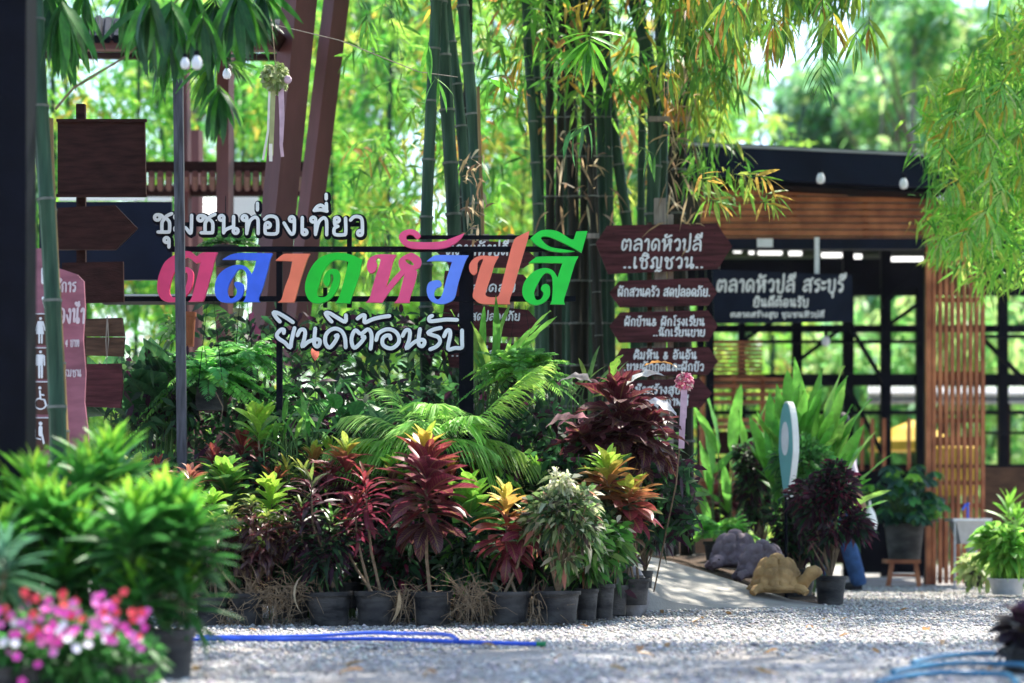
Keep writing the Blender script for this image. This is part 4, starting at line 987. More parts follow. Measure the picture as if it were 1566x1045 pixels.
board(sp, [(938, 553), (950, 533), (1084, 531), (1098, 553), (1083, 573), (950, 575)], 18.93, lines=[('คิมหัน & อันอัน', 969, 1065, 549, 10, 1.3), ('..ขายผักกูดและฝักบัว', 950, 1076, 567, 10, 1.3)])
board(sp, [(940, 602), (955, 582), (1070, 579), (1089, 602), (1072, 623), (955, 626)], 18.92, lines=[('..น้ำสร้างสุข', 962, 1040, 602, 10, 1.3), ('สุขภาพดี', 1000, 1052, 620, 10, 1.3)])

sq = thing('signpost', W(742, 930, 16.8).xy.to_3d(), 'second signpost with maroon boards hidden behind the light blue and orange letters', 'signpost')
for x in (738, 776, 716): part('post', pbox(MB(), x, x + 10, 358, 940, 16.86, 16.93), M_['grey_wood'], sq, False)
board(sq, [(668, 385), (688, 366), (783, 371), (800, 375), (820, 396), (800, 410), (690, 408)], 16.8, lines=[('ตลาดหัวปลี', 682, 777, 390, 15, 1.5)])
board(sq, [(678, 438), (680, 414), (800, 420), (822, 444), (812, 456), (680, 468)], 16.81, lines=[('ตลาดสุขใจ', 706, 788, 446, 11, 1.4)])
board(sq, [(676, 488), (680, 462), (808, 474), (827, 497), (808, 516), (680, 512)], 16.82, lines=[('ผักสดปลอดภัย', 700, 795, 490, 10, 1.2)])
board(sq, [(684, 545), (688, 520), (790, 526), (808, 548), (790, 566), (688, 562)], 16.8, lines=[('..น่าซื้อ', 690, 760, 545, 9, 1.2)])

bn = thing('banner', W(1196, 455, 23.6), 'black hanging banner with three lines of white Thai text in the hall opening', 'banner')
board(bn, [(1089, 412), (1303, 421), (1304, 492), (1092, 495)], 23.6, 'fascia', .03, name='cloth', lines=[('ตลาดหัวปลี สระบุรี', 1096, 1290, 446, 18, 1.9), ('ยินดีต้อนรับ', 1152, 1236, 469, 11, 1.5), ('ตลาดสร้างสุข ชุมชนหัวปลี', 1117, 1260, 485, 6.5, 1.1)])
part('rope', MB().tube([W(1100, 414, 23.62), W(1100, 372, 23.9)], .004, 5), M_['grey_wood'], bn)

# dark boards at the left
for nm, outl, lab, m in (('signboard', [(88, 183), (221, 182), (223, 299), (88, 300)], 'large dark brown blank board at upper left, above the arrow board', 'brown_wood'),
        ('signboard', [(88, 318), (176, 314), (210, 349), (176, 382), (88, 382)], 'dark brown arrow-shaped board pointing right at the left side', 'brown_wood'),
        ('signboard', [(95, 402), (188, 400), (189, 462), (95, 464)], 'small dark board just below the arrow-shaped board', 'brown_wood'),
        ('signboard', [(130, 488), (186, 486), (191, 500), (188, 545), (131, 543)], 'weathered brown plank board with a rope loop beside restroom sign', 'old_wood'),
        ('signboard', [(130, 557), (185, 556), (188, 590), (184, 624), (131, 622)], 'lowest dark maroon board beside the restroom sign', 'board')):
    pts = [(W(x, y, 15.2).x, W(x, y, 15.2).z) for x, y in outl]
    t = thing(nm, W(140, outl[2][1], 15.2), lab, 'board')
    if nm and 'plank' in lab:
        for k in range(2):
            mid = 515
            o2 = [(130, 488), (186, 486), (190, mid - 1), (130, mid - 1)] if k == 0 else [(131, mid + 1), (190, mid + 1), (188, 545), (131, 543)]
            part('plank', MB().prism([[(W(x, y, 15.2).x, W(x, y, 15.2).z) for x, y in o2]], 15.2, 15.25), M_[m], t, False)
        part('rope', MB().tube([W(164, 484, 15.17), W(162, 520, 15.17), W(163, 558, 15.17), W(166, 520, 15.17), W(164, 484, 15.17)], .004, 5), M_['grey_wood'], t)
    else:
        part('panel', MB().prism([pts], 15.2, 15.24), M_[m], t, False)
        if 'large' in lab:
            for y in (182, 297): part('trim', pbox(MB(), 86, 224, y, y + 4, 15.17, 15.2), M_['brown_wood'], t, False)
single('sign_pole', MB().beam(W(126, 930, 15.35), W(124, 160, 15.35), .06, .05), M_['brown_wood'], 'dark wooden pole carrying the stacked boards at the left', 'pole', smooth=False)

# restroom signs
M_['rest'] = mat('restroom_brown', (0.085, 0.030, 0.022), 0.5, 0.15, 6)
M_['rest_pink'] = mat('restroom_mauve', (0.30, 0.115, 0.155), 0.5, 0.35, 3, stretch=(1, 1, 4))
DR = 13.3
rs = thing('restroom_sign', W(62, 720, DR), 'narrow vertical restroom sign with white pictogram squares behind the bamboo pole', 'sign')
part('panel', pbox(MB(), 42, 80, 380, 728, DR, DR + .03), M_['rest_pink'], rs, False)
def pict(cx, y0, y1, draw):
    q = part('pictogram_tile', pbox(MB(), 49, 74, y0, y1, DR - .008, DR - .001), M_['rest'], rs, False)
    mb = MB(); draw(mb, cx, (y0 + y1) / 2); part('pictogram', mb, M_['white'], q)
    fr = MB(); pbox(fr, 48, 75, y0 - 1.6, y0 - .2, DR - .009, DR - .001); part('rule', fr, M_['white'], q, False)
def S(mb, pts, r): mb.stroke([W(x, y, DR - .014) for x, y in pts], r * DR / F, .3, 8)
def head(mb, x, y, r=2.3): mb.ball(W(x, y, DR - .014), r * DR / F, 10, 6, 1, .3, 1)
def woman(mb, x, y):
    head(mb, x, y - 17); mb.prism([[(W(a, b, DR).x, W(a, b, DR).z) for a, b in ((x - 3, y - 13), (x + 3, y - 13), (x + 6, y + 7), (x - 6, y + 7))]], DR - .014, DR - .01)
    S(mb, [(x - 3.5, y - 12), (x - 7, y + 1)], 1.1); S(mb, [(x + 3.5, y - 12), (x + 7, y + 1)], 1.1); S(mb, [(x - 2, y + 7), (x - 2, y + 20)], 1.3); S(mb, [(x + 2, y + 7), (x + 2, y + 20)], 1.3)
def man(mb, x, y):
    head(mb, x, y - 18); mb.prism([[(W(a, b, DR).x, W(a, b, DR).z) for a, b in ((x - 5, y - 14), (x + 5, y - 14), (x + 4, y + 3), (x - 4, y + 3))]], DR - .014, DR - .01)
    S(mb, [(x - 5.5, y - 12), (x - 6, y + 2)], 1.2); S(mb, [(x + 5.5, y - 12), (x + 6, y + 2)], 1.2); S(mb, [(x - 2, y + 2), (x - 2, y + 21)], 1.6); S(mb, [(x + 2, y + 2), (x + 2, y + 21)], 1.6)
def chair(mb, x, y):
    head(mb, x - 1, y - 16, 2.4); S(mb, [(x - 1, y - 11), (x, y + 1), (x + 6, y + 2), (x + 9, y + 12), (x + 11, y + 11)], 1.5); S(mb, [(x - 1, y - 6), (x + 5, y - 5)], 1.2)
    c = circ(x, y + 8, 8.5); S(mb, c[1:11], 1.1)
def baby(mb, x, y):
    head(mb, x, y - 16, 3); S(mb, [(x, y - 10), (x, y + 1)], 3); S(mb, [(x - 8, y - 6), (x - 8, y + 6), (x, y + 8)], 1.2); S(mb, [(x + 2, y), (x + 5, y + 14)], 1.6)
pict(62, 481, 528, woman); pict(62, 533, 580, man); pict(62, 585, 634, chair); pict(62, 640, 688, baby)
arrow = MB(); S(arrow, [(66, 412), (66, 432)], 3); S(arrow, [(66, 456), (70, 472)], 2.5); part('pictogram', arrow, M_['white'], rs)
r2_ = thing('restroom_sign', W(105, 700, DR + .25), 'mauve wavy-edged restroom banner with white Thai text right of the bamboo pole', 'sign')
M_['soft_text'] = mat('pale_print', (.62, .56, .60), .6, .1, 20)
ol = [(76, 408), (92, 411), (118, 420), (128, 430), (130, 470), (127, 520), (131, 570), (129, 615), (134, 655), (138, 700), (76, 712)]
b = part('panel', MB().prism([[(W(x, y, DR + .25).x, W(x, y, DR + .25).z) for x, y in ol]], DR + .25, DR + .28), M_['rest_pink'], r2_, False)
for tx, x0, x1, y, h, r in (('บริการ', 77, 116, 446, 14, 1.5), ('ห้องน้ำ', 76, 129, 494, 22, 1.9), ('ตัว 4 บาท', 86, 121, 530, 10, 1.0), ('ชุมชน', 96, 124, 576, 10, 1.0)):
    part('lettering', thai(tx, x0, x1, y, h, DR + .25, r), M_['soft_text'], b)

# ------------------------------------------------------------------ hanging flower balls
def flower_ball(px, py, d, r, cols, label, ribbons, cname='flower garland'):
    t = thing('flower_garland', W(px, py, d), label, cname); c = np.array(W(px, py, d)); n = 420
    v = rng.normal(size=(n, 3)); v /= np.linalg.norm(v, axis=1, keepdims=True)
    mass('blossoms', c + v * r * rng.uniform(.5, .85, (n, 1)), v + rng.normal(scale=.6, size=(n, 3)), np.full(n, r * .42), np.full(n, r * .34), palette(n, cols, [1] * len(cols)), M_['petal'], t, .3)
    for pts, wd, m in ribbons:
        mb = MB(); P = [W(x, y, d - .02 + .02 * i) for i, (x, y) in enumerate(pts)]
        for a, b_ in zip(P, P[1:]): mb.beam(a, b_, wd * d / F, .003)
        part('ribbon', mb, m, t)
    return t
M_['rib_green'] = mat('pale_green_ribbon', (.34, .36, .17), .6, .15, 20); M_['rib_pink'] = mat('mauve_ribbon', (.52, .36, .46), .6, .15, 20); M_['rib_white'] = mat('white_ribbon', (.68, .66, .62), .6, .1, 20)
t = flower_ball(421, 118, 15.0, .095, [(.32, .40, .16), (.45, .5, .3), (.2, .28, .08)], 'pale green flower ball with long ribbons hanging by the leaning pillar',
            [([(418, 138), (416, 190), (414, 238)], 7, M_['rib_green']), ([(428, 138), (430, 185), (430, 222), (432, 240)], 5, M_['rib_pink']), ([(432, 134), (433, 180), (431, 218)], 4, M_['rib_pink']), ([(412, 140), (410, 200), (402, 245)], 3.5, M_['rib_white']), ([(414, 220), (414, 247)], 5, M_['rib_white'])])
part('cord', MB().tube([W(421, 100, 15), W(418, 60, 15), W(414, 20, 15.2)], .004, 5), M_['stem'], t)
part('pink_blossom', MB().ball(W(440, 122, 14.95), .028, 8, 5), M_['rib_pink'], t)
t = flower_ball(1047, 583, 15.6, .062, [(.62, .16, .28), (.75, .32, .42), (.5, .1, .2), (.75, .7, .6)], 'pink flower ball with a long mauve ribbon before the lowest signboard',
            [([(1046, 596), (1044, 640), (1042, 686)], 9, M_['rib_pink']), ([(1049, 596), (1048, 640)], 4, M_['rib_pink'])])
part('stick', MB().tube([W(1048, 590, 15.65), W(1034, 740, 15.8), W(1000, 905, 16.3)], .006, 5), M_['stem'], t)
# ------------------------------------------------------------------ potted plants
BURG = (.12, .009, .030); BURG2 = (.19, .018, .050); RED = (.25, .032, .036); BRN = (.22, .055, .025); ORG = (.46, .20, .05); YEL = (.60, .46, .06)
LIME = (.42, .60, .06); LGRN = (.20, .46, .04); GRN = (.07, .27, .03); DGRN = (.022, .085, .028); BLKG = (.015, .035, .020); PUR = (.035, .008, .022); WHT = (.62, .62, .44); PNK = (.60, .26, .20); TEAL = (.09, .16, .10)
lv_croton = leaf_set('croton', 10, M_['leaf'], wid=.27, fold=.28, droop=.75, peak=.6, seg=7)
lv_wide = leaf_set('wide', 6, M_['leaf'], wid=.44, fold=.3, droop=.55, peak=.55, seg=7)
lv_narrow = leaf_set('narrow', 8, M_['leaf_plain'], wid=.13, fold=.3, droop=.8, peak=.5, seg=7, wavy=.3)
lv_curl = leaf_set('curl', 8, M_['leaf'], wid=.24, fold=.3, droop=1.5, peak=.5, seg=8, wavy=.6, twist=3)
lv_oval = leaf_set('oval', 6, M_['leaf_plain'], wid=.46, fold=.2, droop=.5, peak=.5, seg=5)
lv_lance = leaf_set('lance', 8, M_['leaf_plain'], wid=.15, fold=.3, droop=.5, peak=.45, seg=6)
lv_ginger = leaf_set('ginger', 6, M_['leaf_plain'], wid=.165, fold=.25, droop=.35, peak=.42, seg=8, wavy=.15)
lv_cord = leaf_set('cordyline', 8, M_['leaf'], wid=.36, fold=.3, droop=.85, peak=.5, seg=8, wavy=.25)

def pot(parent, cx, d, top, bot, wpx, m='pot'):
    s = F / d; c = W(cx, bot, d); z0 = c.z if bot > 960 or True else 0
    h = (bot - top) / s; r = wpx / s / 2
    c.z = max(c.z, 0.004) if abs(c.z) < .08 else c.z
    part('pot', MB().lathe(c, [(1e-5, .004), (r * .76, 0), (r * .80, h * .3), (r * .905, h * .83), (r * .91, h * .87), (r * .985, h * .875), (r * 1.0, h * .93), (r * .995, h), (r * .93, h), (r * .9, h * .86), (r * .86, h * .8)], 28), M_[m], parent)
    if (wl(parent).xy - c.xy).length < .01 and abs(wl(parent).z - c.z) < .05: parent.children[-1].rotation_euler = (R(random.uniform(-1.5, 1.5)), R(random.uniform(-1.5, 1.5)), random.uniform(0, 6))
    part('soil', MB().lathe(c, [(r * .9, h * .80), (r * .6, h * .9), (1e-5, h * .95)], 14, wob=.04), M_['soil'], parent)
    return c + Vector((0, 0, h * .9)), r
def rosette(t, base, dirn, L, n, leaves, stops, ang=(-25, 80), span=.35, spread=1.0, jit=.15, wscale=1.0):
    """leaves wound round the last 'span' metres of a shoot; colours run from the lowest to the youngest leaf"""
    dirn = Vector(dirn).normalized(); ph = random.uniform(0, 6.28)
    side = dirn.orthogonal().normalized(); side2 = dirn.cross(side)
    n = int(n * 1.5); L *= .78; ang = (ang[0] + 12, ang[1])
    for i in range(n):
        k = i / max(1, n - 1); a = ph + i * 2.4 + random.uniform(-.25, .25)
        el = R(ang[0] + (ang[1] - ang[0]) * k ** 1.15 + random.uniform(-9, 9))
        out = side * math.cos(a) + side2 * math.sin(a)
        D = out * math.cos(el) * spread + dirn * math.sin(el)
        P = base + dirn * (span * k)
        if k < .3 and random.random() < .12: D = D + Vector((0, 0, -.8))
        put_leaf(t, leaves, P, D, L * (.78 + .45 * math.sin(math.pi * min(1, k * .9 + .15))) * random.uniform(.85, 1.12) * (1 - .25 * max(0, k - .75) * 4 * .5), jitter(grad(stops, min(1, max(0, k + random.uniform(-.08, .08)))), jit), random.uniform(-.35, .35), wscale=wscale)
def plant(label, name, cx, d, potspec, heads, leaves, stops, cat='potted plant', group=None, lean=0, stem='stem', stem_r=.009, low=None):
    """potspec (top, bottom, width) or None; heads: (px, py_bottom, py_top, leaf px, n, ang0, ang1)"""
    top, bot, wp = potspec if potspec else (None, None, None)
    g0 = W(cx, bot if bot else 900, d)
    if not potspec: g0.z = 0
    t = thing(name, (g0.x, g0.y, max(0, g0.z) if potspec else 0), label, cat, group)
    if potspec: b, r = pot(t, cx, d, top, bot, wp)
    else: b = Vector((g0.x, g0.y, 0)); r = .1
    s = F / d
    for h in heads:
        px, p0, p1, lp, n = h[:5]; a0, a1 = (h[5], h[6]) if len(h) > 6 else (-25, 78)
        dd = d + (h[7] if len(h) > 7 else random.uniform(-.06, .1)); lv = h[8] if len(h) > 8 and h[8] else leaves; st = h[9] if len(h) > 9 else stops
        e0 = W(px, p0, dd); tipy = p1 + lp * .55 if p1 + lp * .55 < p0 else p0 - 4
        e1 = W(px + random.uniform(-4, 4), tipy, dd)
        s0 = b + Vector((random.uniform(-.3, .3) * r, random.uniform(-.2, .2) * r, 0))
        mid = s0.lerp(e0, .55) + Vector((random.uniform(-.02, .02), 0, 0))
        part('stem', MB().tube([s0, mid, e0, e0.lerp(e1, .5), e1], [stem_r * 1.2, stem_r, stem_r * .85, stem_r * .7, stem_r * .45], 6), M_[stem], t)
        rosette(t, e0, (e1 - e0), lp / s, n, lv, st, (a0, a1), (e1 - e0).length)
    return t
def bush(t, cx, py, d, wpx, hpx, n, lpx, cols, wts, wr=.3, down=-.3, name='foliage', m=None, depth=.6, shape=1.0):
    """fine twiggy foliage in an ellipsoid: one mass of small leaves"""
    s = F / d; c = np.array(W(cx, py, d)); k = 16
    v = rng.normal(size=(k, 3)); v /= np.linalg.norm(v, axis=1, keepdims=True); v *= rng.uniform(.25, 1, (k, 1)) ** .6
    v[:, 2] = v[:, 2] * .8 + rng.uniform(-.2, .3, k)
    hv = np.array([wpx / s / 2, wpx / s / 2 * depth, hpx / s / 2]); cen = c + v * hv * .8
    w_ = rng.uniform(.5, 1.5, k); ii = rng.choice(k, n, p=w_ / w_.sum()); q = rng.normal(size=(n, 3)); q /= np.linalg.norm(q, axis=1, keepdims=True)
    r_ = rng.uniform(.2, .42, k)[ii][:, None] * (wpx / s / 2) * rng.uniform(.2, 1, (n, 1)) ** .5
    off = q * r_ * np.array([1, 1, 1.1]); P = cen[ii] + off
    D = q * .8 + (P - c) / hv * .6 + rng.normal(scale=.45, size=(n, 3)); D[:, 2] -= down
    tone = rng.uniform(.75, 1.25, k)[ii][:, None]
    L = lpx / s * rng.uniform(.5, 1.2, n)
    return mass(name, P, D, L, L * wr, np.clip(palette(n, cols, wts, .3) * tone, 0, 1), m, t, .5)
def twigs(t, b, cx, py, d, wpx, hpx, n, r=.004, m='stem'):
    mb = MB()
    for i in range(n):
        e = W(cx + random.uniform(-.4, .4) * wpx, py + random.uniform(-.5, .4) * hpx, d + random.uniform(-.12, .12))
        mid = b.lerp(e, .5) + Vector((random.uniform(-.03, .03), random.uniform(-.03, .03), .02)); mb.tube([b, mid, e], [r * 1.6, r, r * .5], 5)
    part('twig', mb, M_[m], t)

D1 = 14.1
S_BURG = [(0, PUR), (.3, BURG), (.7, BURG2), (.82, RED), (.9, YEL), (1, LIME)]
S_BURGALL = [(0, PUR), (.5, BURG), (1, RED)]
S_GRN = [(0, BLKG), (.4, DGRN), (.6, GRN), (.8, LGRN), (1, (.26, .55, .05))]
S_FIRE = [(0, BURG), (.35, BURG2), (.55, RED), (.7, ORG), (.85, YEL), (1, (.62, .66, .20))]
S_MIX = [(0, BURG), (.3, DGRN), (.5, BRN), (.7, ORG), (.85, LGRN), (1, LIME)]
S_RED = [(0, BURG), (.5, BRN), (1, (.38, .10, .04))]
S_LIME = [(0, GRN), (.4, LGRN), (1, LIME)]

# front row
t = plant('dark wavy croton with curled yellow-green tips in the second front pot from left', 'potted_croton', 380, D1, (908, 958, 54),
      [(352, 850, 760, 42, 26), (385, 840, 742, 42, 28), (412, 850, 765, 42, 24), (372, 865, 790, 42, 24), (330, 860, 775, 40, 22), (400, 870, 810, 42, 20), (430, 845, 770, 40, 20)], lv_curl,
      [(0, PUR), (.45, PUR), (.6, BURG), (.75, BLKG), (.88, (.22, .34, .05)), (1, (.36, .50, .06))])
t = plant('small dark shrub with pale-edged leaves in the leftmost front-row pot', 'potted_shrub', 325, D1 + .05, (914, 957, 54), [(322, 870, 815, 24, 16), (300, 862, 800, 24, 14)], lv_oval,
      [(0, PUR), (.6, BLKG), (1, TEAL)])
t = plant('potted croton of narrow dark purple and green leaves in the third front pot', 'potted_croton', 504, D1, (908, 960, 74),
      [(505, 850, 760, 62, 26, -30, 70, 0, None, [(0, BLKG), (.5, DGRN), (.8, (.1, .2, .04)), (1, GRN)]), (462, 830, 745, 60, 24), (478, 800, 700, 60, 24), (440, 840, 760, 48, 16)], lv_narrow,
      [(0, PUR), (.5, PUR), (.75, BURG), (.9, DGRN), (1, (.16, .26, .04))])
bush(t, 500, 850, D1, 110, 90, 900, 22, [PUR, BLKG, DGRN, (.10, .2, .06)], [3, 3, 2, .5], .25)
t = plant('croton with two bare stems and narrow crimson leaves in the fourth front pot', 'potted_croton', 575, D1, (905, 958, 68),
      [(545, 815, 740, 56, 20), (562, 790, 700, 62, 22), (530, 842, 775, 44, 16)], lv_narrow, [(0, BURG2), (.5, BURG), (.8, (.25, .02, .04)), (1, BRN)])
t = plant('tall burgundy croton with a lime-yellow crown of new leaves in a front pot', 'potted_croton', 662, D1 - .02, (905, 955, 66),
      [(652, 812, 640, 84, 60, -18, 84)], lv_croton, S_BURG, stem_r=.011)
t = plant('front croton with dark red lower leaves and glowing yellow-orange top', 'potted_croton', 780, D1, (905, 952, 68),
      [(776, 855, 724, 64, 34, -40, 80), (800, 830, 760, 54, 16, -40, 60, .05, None, S_FIRE)], lv_croton, S_FIRE)
t = thing('potted_shrub', W(853, 952, D1).xy.to_3d(), 'white-and-green variegated fine-leaved shrub in a front pot, right of the yellow croton', 'potted plant')
b, r = pot(t, 853, D1, 904, 952, 72)
twigs(t, b, 862, 800, D1, 90, 90, 22, .006)
bush(t, 868, 805, D1, 128, 180, 1500, 22, [(.05, .10, .04), (.12, .22, .06), WHT, (.35, .40, .18), (.40, .16, .10), (.10, .06, .05)], [3.5, 3, 1.8, 1.5, .35, 1], .34)
bush(t, 856, 742, D1, 60, 60, 260, 22, [WHT, (.35, .40, .18)], [2, 1.5], .3, name='pale_tips')
for (cx, py, wp, t0, b0, dd, lab) in ((897, 868, 64, 900, 948, D1 + .3, 'small variegated shrub in the narrow pot left of the bigger grey-black one'), (922, 850, 58, 893, 946, D1 + .45, 'leafy green shrub in the last front pot beside the stone frog')):
    t = thing('potted_shrub', W(cx, b0, dd).xy.to_3d(), lab, 'potted plant'); b, r = pot(t, cx, dd, t0, b0, 38)
    twigs(t, b, cx + 5, py, dd, wp * .8, 60, 9); bush(t, cx + 6, py - 20, dd, wp + 10, 110, 420, 28, [GRN, (.14, .30, .06), (.05, .12, .03), WHT, (.3, .12, .06)], [3, 2, 3, .9, .3], .34)
for (x, y, wp, hp, n, lab, cols, wts) in ((362, 850, 110, 120, 800, 'low dark mixed shrub between the first and second front pots', [PUR, BLKG, DGRN, (.2, .3, .05)], [3, 3, 2, .4]),
        (455, 850, 100, 130, 800, 'low dark green shrub between the second and third front pots', [PUR, BLKG, DGRN, GRN], [2, 3, 3, .6]),
        (610, 850, 110, 120, 800, 'low dark shrub behind the stems of the fourth front pot', [PUR, BLKG, DGRN, BURG], [2, 3, 3, 1]),
        (712, 850, 90, 120, 800, 'low blue-green shrub between the burgundy and yellow crotons', [BLKG, DGRN, GRN, TEAL], [2, 3, 1, 1]),
        (820, 850, 70, 110, 500, 'low dark shrub between the yellow croton and variegated shrub', [PUR, BLKG, DGRN, GRN], [2, 3, 3, .6])):
    t = thing('shrub', W(x, 940, D1 + .32).xy.to_3d(), lab, 'shrub'); b = W(x, 925, D1 + .32); twigs(t, b, x, y, D1 + .32, wp * .8, hp * .8, 12, .004); bush(t, x, y, D1 + .32, wp, hp, n, 28, cols, wts, .32)
# second line of the front block
t = plant('croton with a big bright green crown over dark bluish lower leaves, centre of the block', 'potted_croton', 725, D1 + .5, (902, 948, 60),
      [(722, 880, 708, 66, 46, -35, 78), (705, 870, 800, 50, 16, -40, 40, .1, None, [(0, BLKG), (1, TEAL)])], lv_wide, S_GRN)
t = plant('red-brown croton low behind the bright green crowned one', 'potted_croton', 722, D1 + 1.0, (890, 930, 60), [(722, 740, 675, 58, 22, -10, 70)], lv_croton, S_RED)
t = plant('tall croton with mixed orange, yellow and green leaves right of centre', 'potted_croton', 938, D1 + .75, (895, 940, 50),
      [(932, 800, 672, 70, 44, -35, 75), (962, 790, 720, 60, 20, -45, 60, -.1, lv_wide, [(0, BURG2), (.5, RED), (.8, ORG), (1, LIME)])], lv_croton, S_MIX)
t = plant('orange-red croton with pale yellow-green crown behind the third front pot', 'potted_croton', 528, D1 + .6, (890, 930, 60),
      [(528, 760, 655, 58, 36, -15, 78), (500, 770, 690, 54, 24, -15, 70, 0, lv_narrow, [(0, PUR), (.6, BURG), (1, BRN)])], lv_croton, [(0, PUR), (.4, BURG2), (.65, RED), (.8, ORG), (.9, LIME), (1, (.5, .62, .14))])
t = plant('dark burgundy croton half hidden left of the tall burgundy one', 'potted_croton', 598, D1 + .7, (890, 930, 60),
      [(596, 800, 690, 56, 30, -20, 70), (610, 770, 680, 52, 14, -10, 60, 0, lv_wide, [(0, DGRN), (.6, GRN), (1, LGRN)])], lv_croton, [(0, BLKG), (.4, PUR), (.7, BURG), (.85, DGRN), (1, YEL)])
t = plant('green-crowned plant with wide leaves at the left end behind the dark wavy croton', 'potted_croton', 352, D1 + .6, (890, 930, 60), [(348, 780, 690, 62, 30, -20, 74)], lv_wide, [(0, BLKG), (.4, DGRN), (.6, GRN), (.8, LGRN), (1, (.24, .5, .06))])
t = plant('upright yellow-green variegated croton behind the wide-leaved green one', 'potted_croton', 400, D1 + 1.0, (880, 920, 60), [(396, 680, 608, 56, 13, 20, 86)], lv_wide, S_LIME)
t = plant('dark crimson croton left of the upright variegated one', 'potted_croton', 372, D1 + 1.1, (880, 920, 60), [(370, 720, 648, 56, 18, 0, 80), (395, 740, 665, 50, 16, 0, 70)], lv_croton, S_BURGALL)
t = plant('copper-red rosette croton nearest to the thin grey post base', 'potted_croton', 289, D1 + .5, (890, 930, 60), [(289, 760, 700, 50, 20, 0, 75)], lv_croton, [(0, BURG), (.5, RED), (1, (.36, .14, .10))])
t = plant('dark red croton with a green tuft left of the copper rosette', 'potted_croton', 220, D1 + .6, (890, 930, 60), [(240, 760, 690, 48, 20, 0, 75), (208, 740, 690, 50, 12, 10, 80, 0, None, S_LIME), (185, 750, 695, 46, 16, 0, 70)], lv_croton, S_BURGALL)
t = plant('wide leaved green plant between the front shrub and the copper rosette', 'potted_croton', 322, D1 + .2, (905, 950, 50), [(322, 790, 740, 44, 14, -10, 70)], lv_wide, [(0, DGRN), (.5, LGRN), (1, LGRN)])
t = plant('yellow and green narrow croton in the middle of the left block', 'potted_croton', 450, D1 + .8, (885, 925, 60), [(440, 760, 690, 50, 20, 0, 80), (468, 770, 690, 50, 18, 0, 80), (420, 770, 700, 50, 16, 0, 70, 0, None, S_RED)], lv_narrow, [(0, PUR), (.4, DGRN), (.7, (.2, .28, .04)), (1, (.42, .44, .06))])
t = plant('mid-green dracaena-like plant behind the yellow-orange croton', 'potted_dracaena', 884, D1 + 1.3, (880, 920, 50), [(884, 730, 668, 48, 22, 0, 80)], lv_lance, [(0, DGRN), (1, (.04, .2, .05))])
for (x, lab) in ((455, 'dark green leafy plant low behind the yellow narrow croton'), (640, 'dark green leafy plant behind the burgundy croton stem'), (835, 'dark green leafy plant behind the variegated shrub')):
    t = plant(lab, 'potted_plant', x, D1 + 1.2, (880, 920, 60), [(x, 820, 720, 60, 30, -30, 70), (x + 35, 830, 740, 60, 22, -30, 70), (x - 35, 830, 740, 60, 22, -30, 70)], lv_oval, [(0, BLKG), (.5, PUR), (1, DGRN)])
for (x, dd, p0, p1, lp, lv, st, lab) in (
    (250, .9, 780, 712, 44, lv_croton, S_RED, 'small coppery croton directly right of the dark red tufted one'),
    (330, .9, 740, 672, 46, lv_croton, S_BURGALL, 'burgundy croton shoot rising left of the dark crimson one'),
    (415, .5, 800, 715, 46, lv_wide, S_LIME, 'lime rosette above the dark wavy croton'),
    (478, 1.0, 745, 668, 48, lv_croton, S_MIX, 'mixed orange croton left of the orange-red crowned one'),
    (505, 1.2, 735, 660, 46, lv_lance, S_LIME, 'thin lime-leaved shoot behind the orange-red crowned croton'),
    (560, .9, 745, 668, 50, lv_wide, [(0, DGRN), (.5, GRN), (.8, LGRN), (1, LIME)], 'green broad-leaved shoot left of the burgundy crown'),
    (628, 1.2, 730, 655, 48, lv_croton, S_RED, 'rusty shoot behind the burgundy crown'),
    (690, 1.0, 760, 690, 50, lv_croton, S_FIRE, 'fiery small shoot right of the burgundy crown'),
    (765, 1.0, 750, 680, 50, lv_croton, S_RED, 'brownish red shoot above the yellow-orange crown'),
    (825, .9, 760, 690, 46, lv_lance, S_GRN, 'green shoot between the yellow-orange crown and the variegated shrub'),
    (905, .9, 770, 705, 50, lv_croton, S_FIRE, 'yellow-red shoot left of the tall mixed croton'),
    (970, .8, 790, 715, 52, lv_croton, S_MIX, 'orange-tipped shoot at the right end of the block')):
    plant(lab, 'potted_croton', x, D1 + dd, (885, 925, 50), [(x, p0, p1, lp, 20, 0, 80), (x + random.uniform(-22, 22), p0 + 40, p1 + 45, lp * .9, 14, -20, 60)], lv, st)
# hidden dark lower growth that fills the block
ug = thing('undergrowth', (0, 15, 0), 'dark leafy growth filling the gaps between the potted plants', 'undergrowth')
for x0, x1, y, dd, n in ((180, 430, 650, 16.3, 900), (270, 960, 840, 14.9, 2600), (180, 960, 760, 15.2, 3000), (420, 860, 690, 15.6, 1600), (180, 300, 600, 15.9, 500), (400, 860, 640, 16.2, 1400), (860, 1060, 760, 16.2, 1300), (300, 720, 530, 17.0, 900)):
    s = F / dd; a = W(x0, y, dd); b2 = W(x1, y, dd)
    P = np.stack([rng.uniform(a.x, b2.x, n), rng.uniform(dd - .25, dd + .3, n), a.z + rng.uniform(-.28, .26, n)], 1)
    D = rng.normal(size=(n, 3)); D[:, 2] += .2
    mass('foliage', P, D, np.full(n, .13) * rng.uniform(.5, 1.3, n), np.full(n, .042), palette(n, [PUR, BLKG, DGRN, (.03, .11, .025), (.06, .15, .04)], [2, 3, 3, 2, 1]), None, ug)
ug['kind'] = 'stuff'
for o in ug.children: o['kind'] = 'stuff'

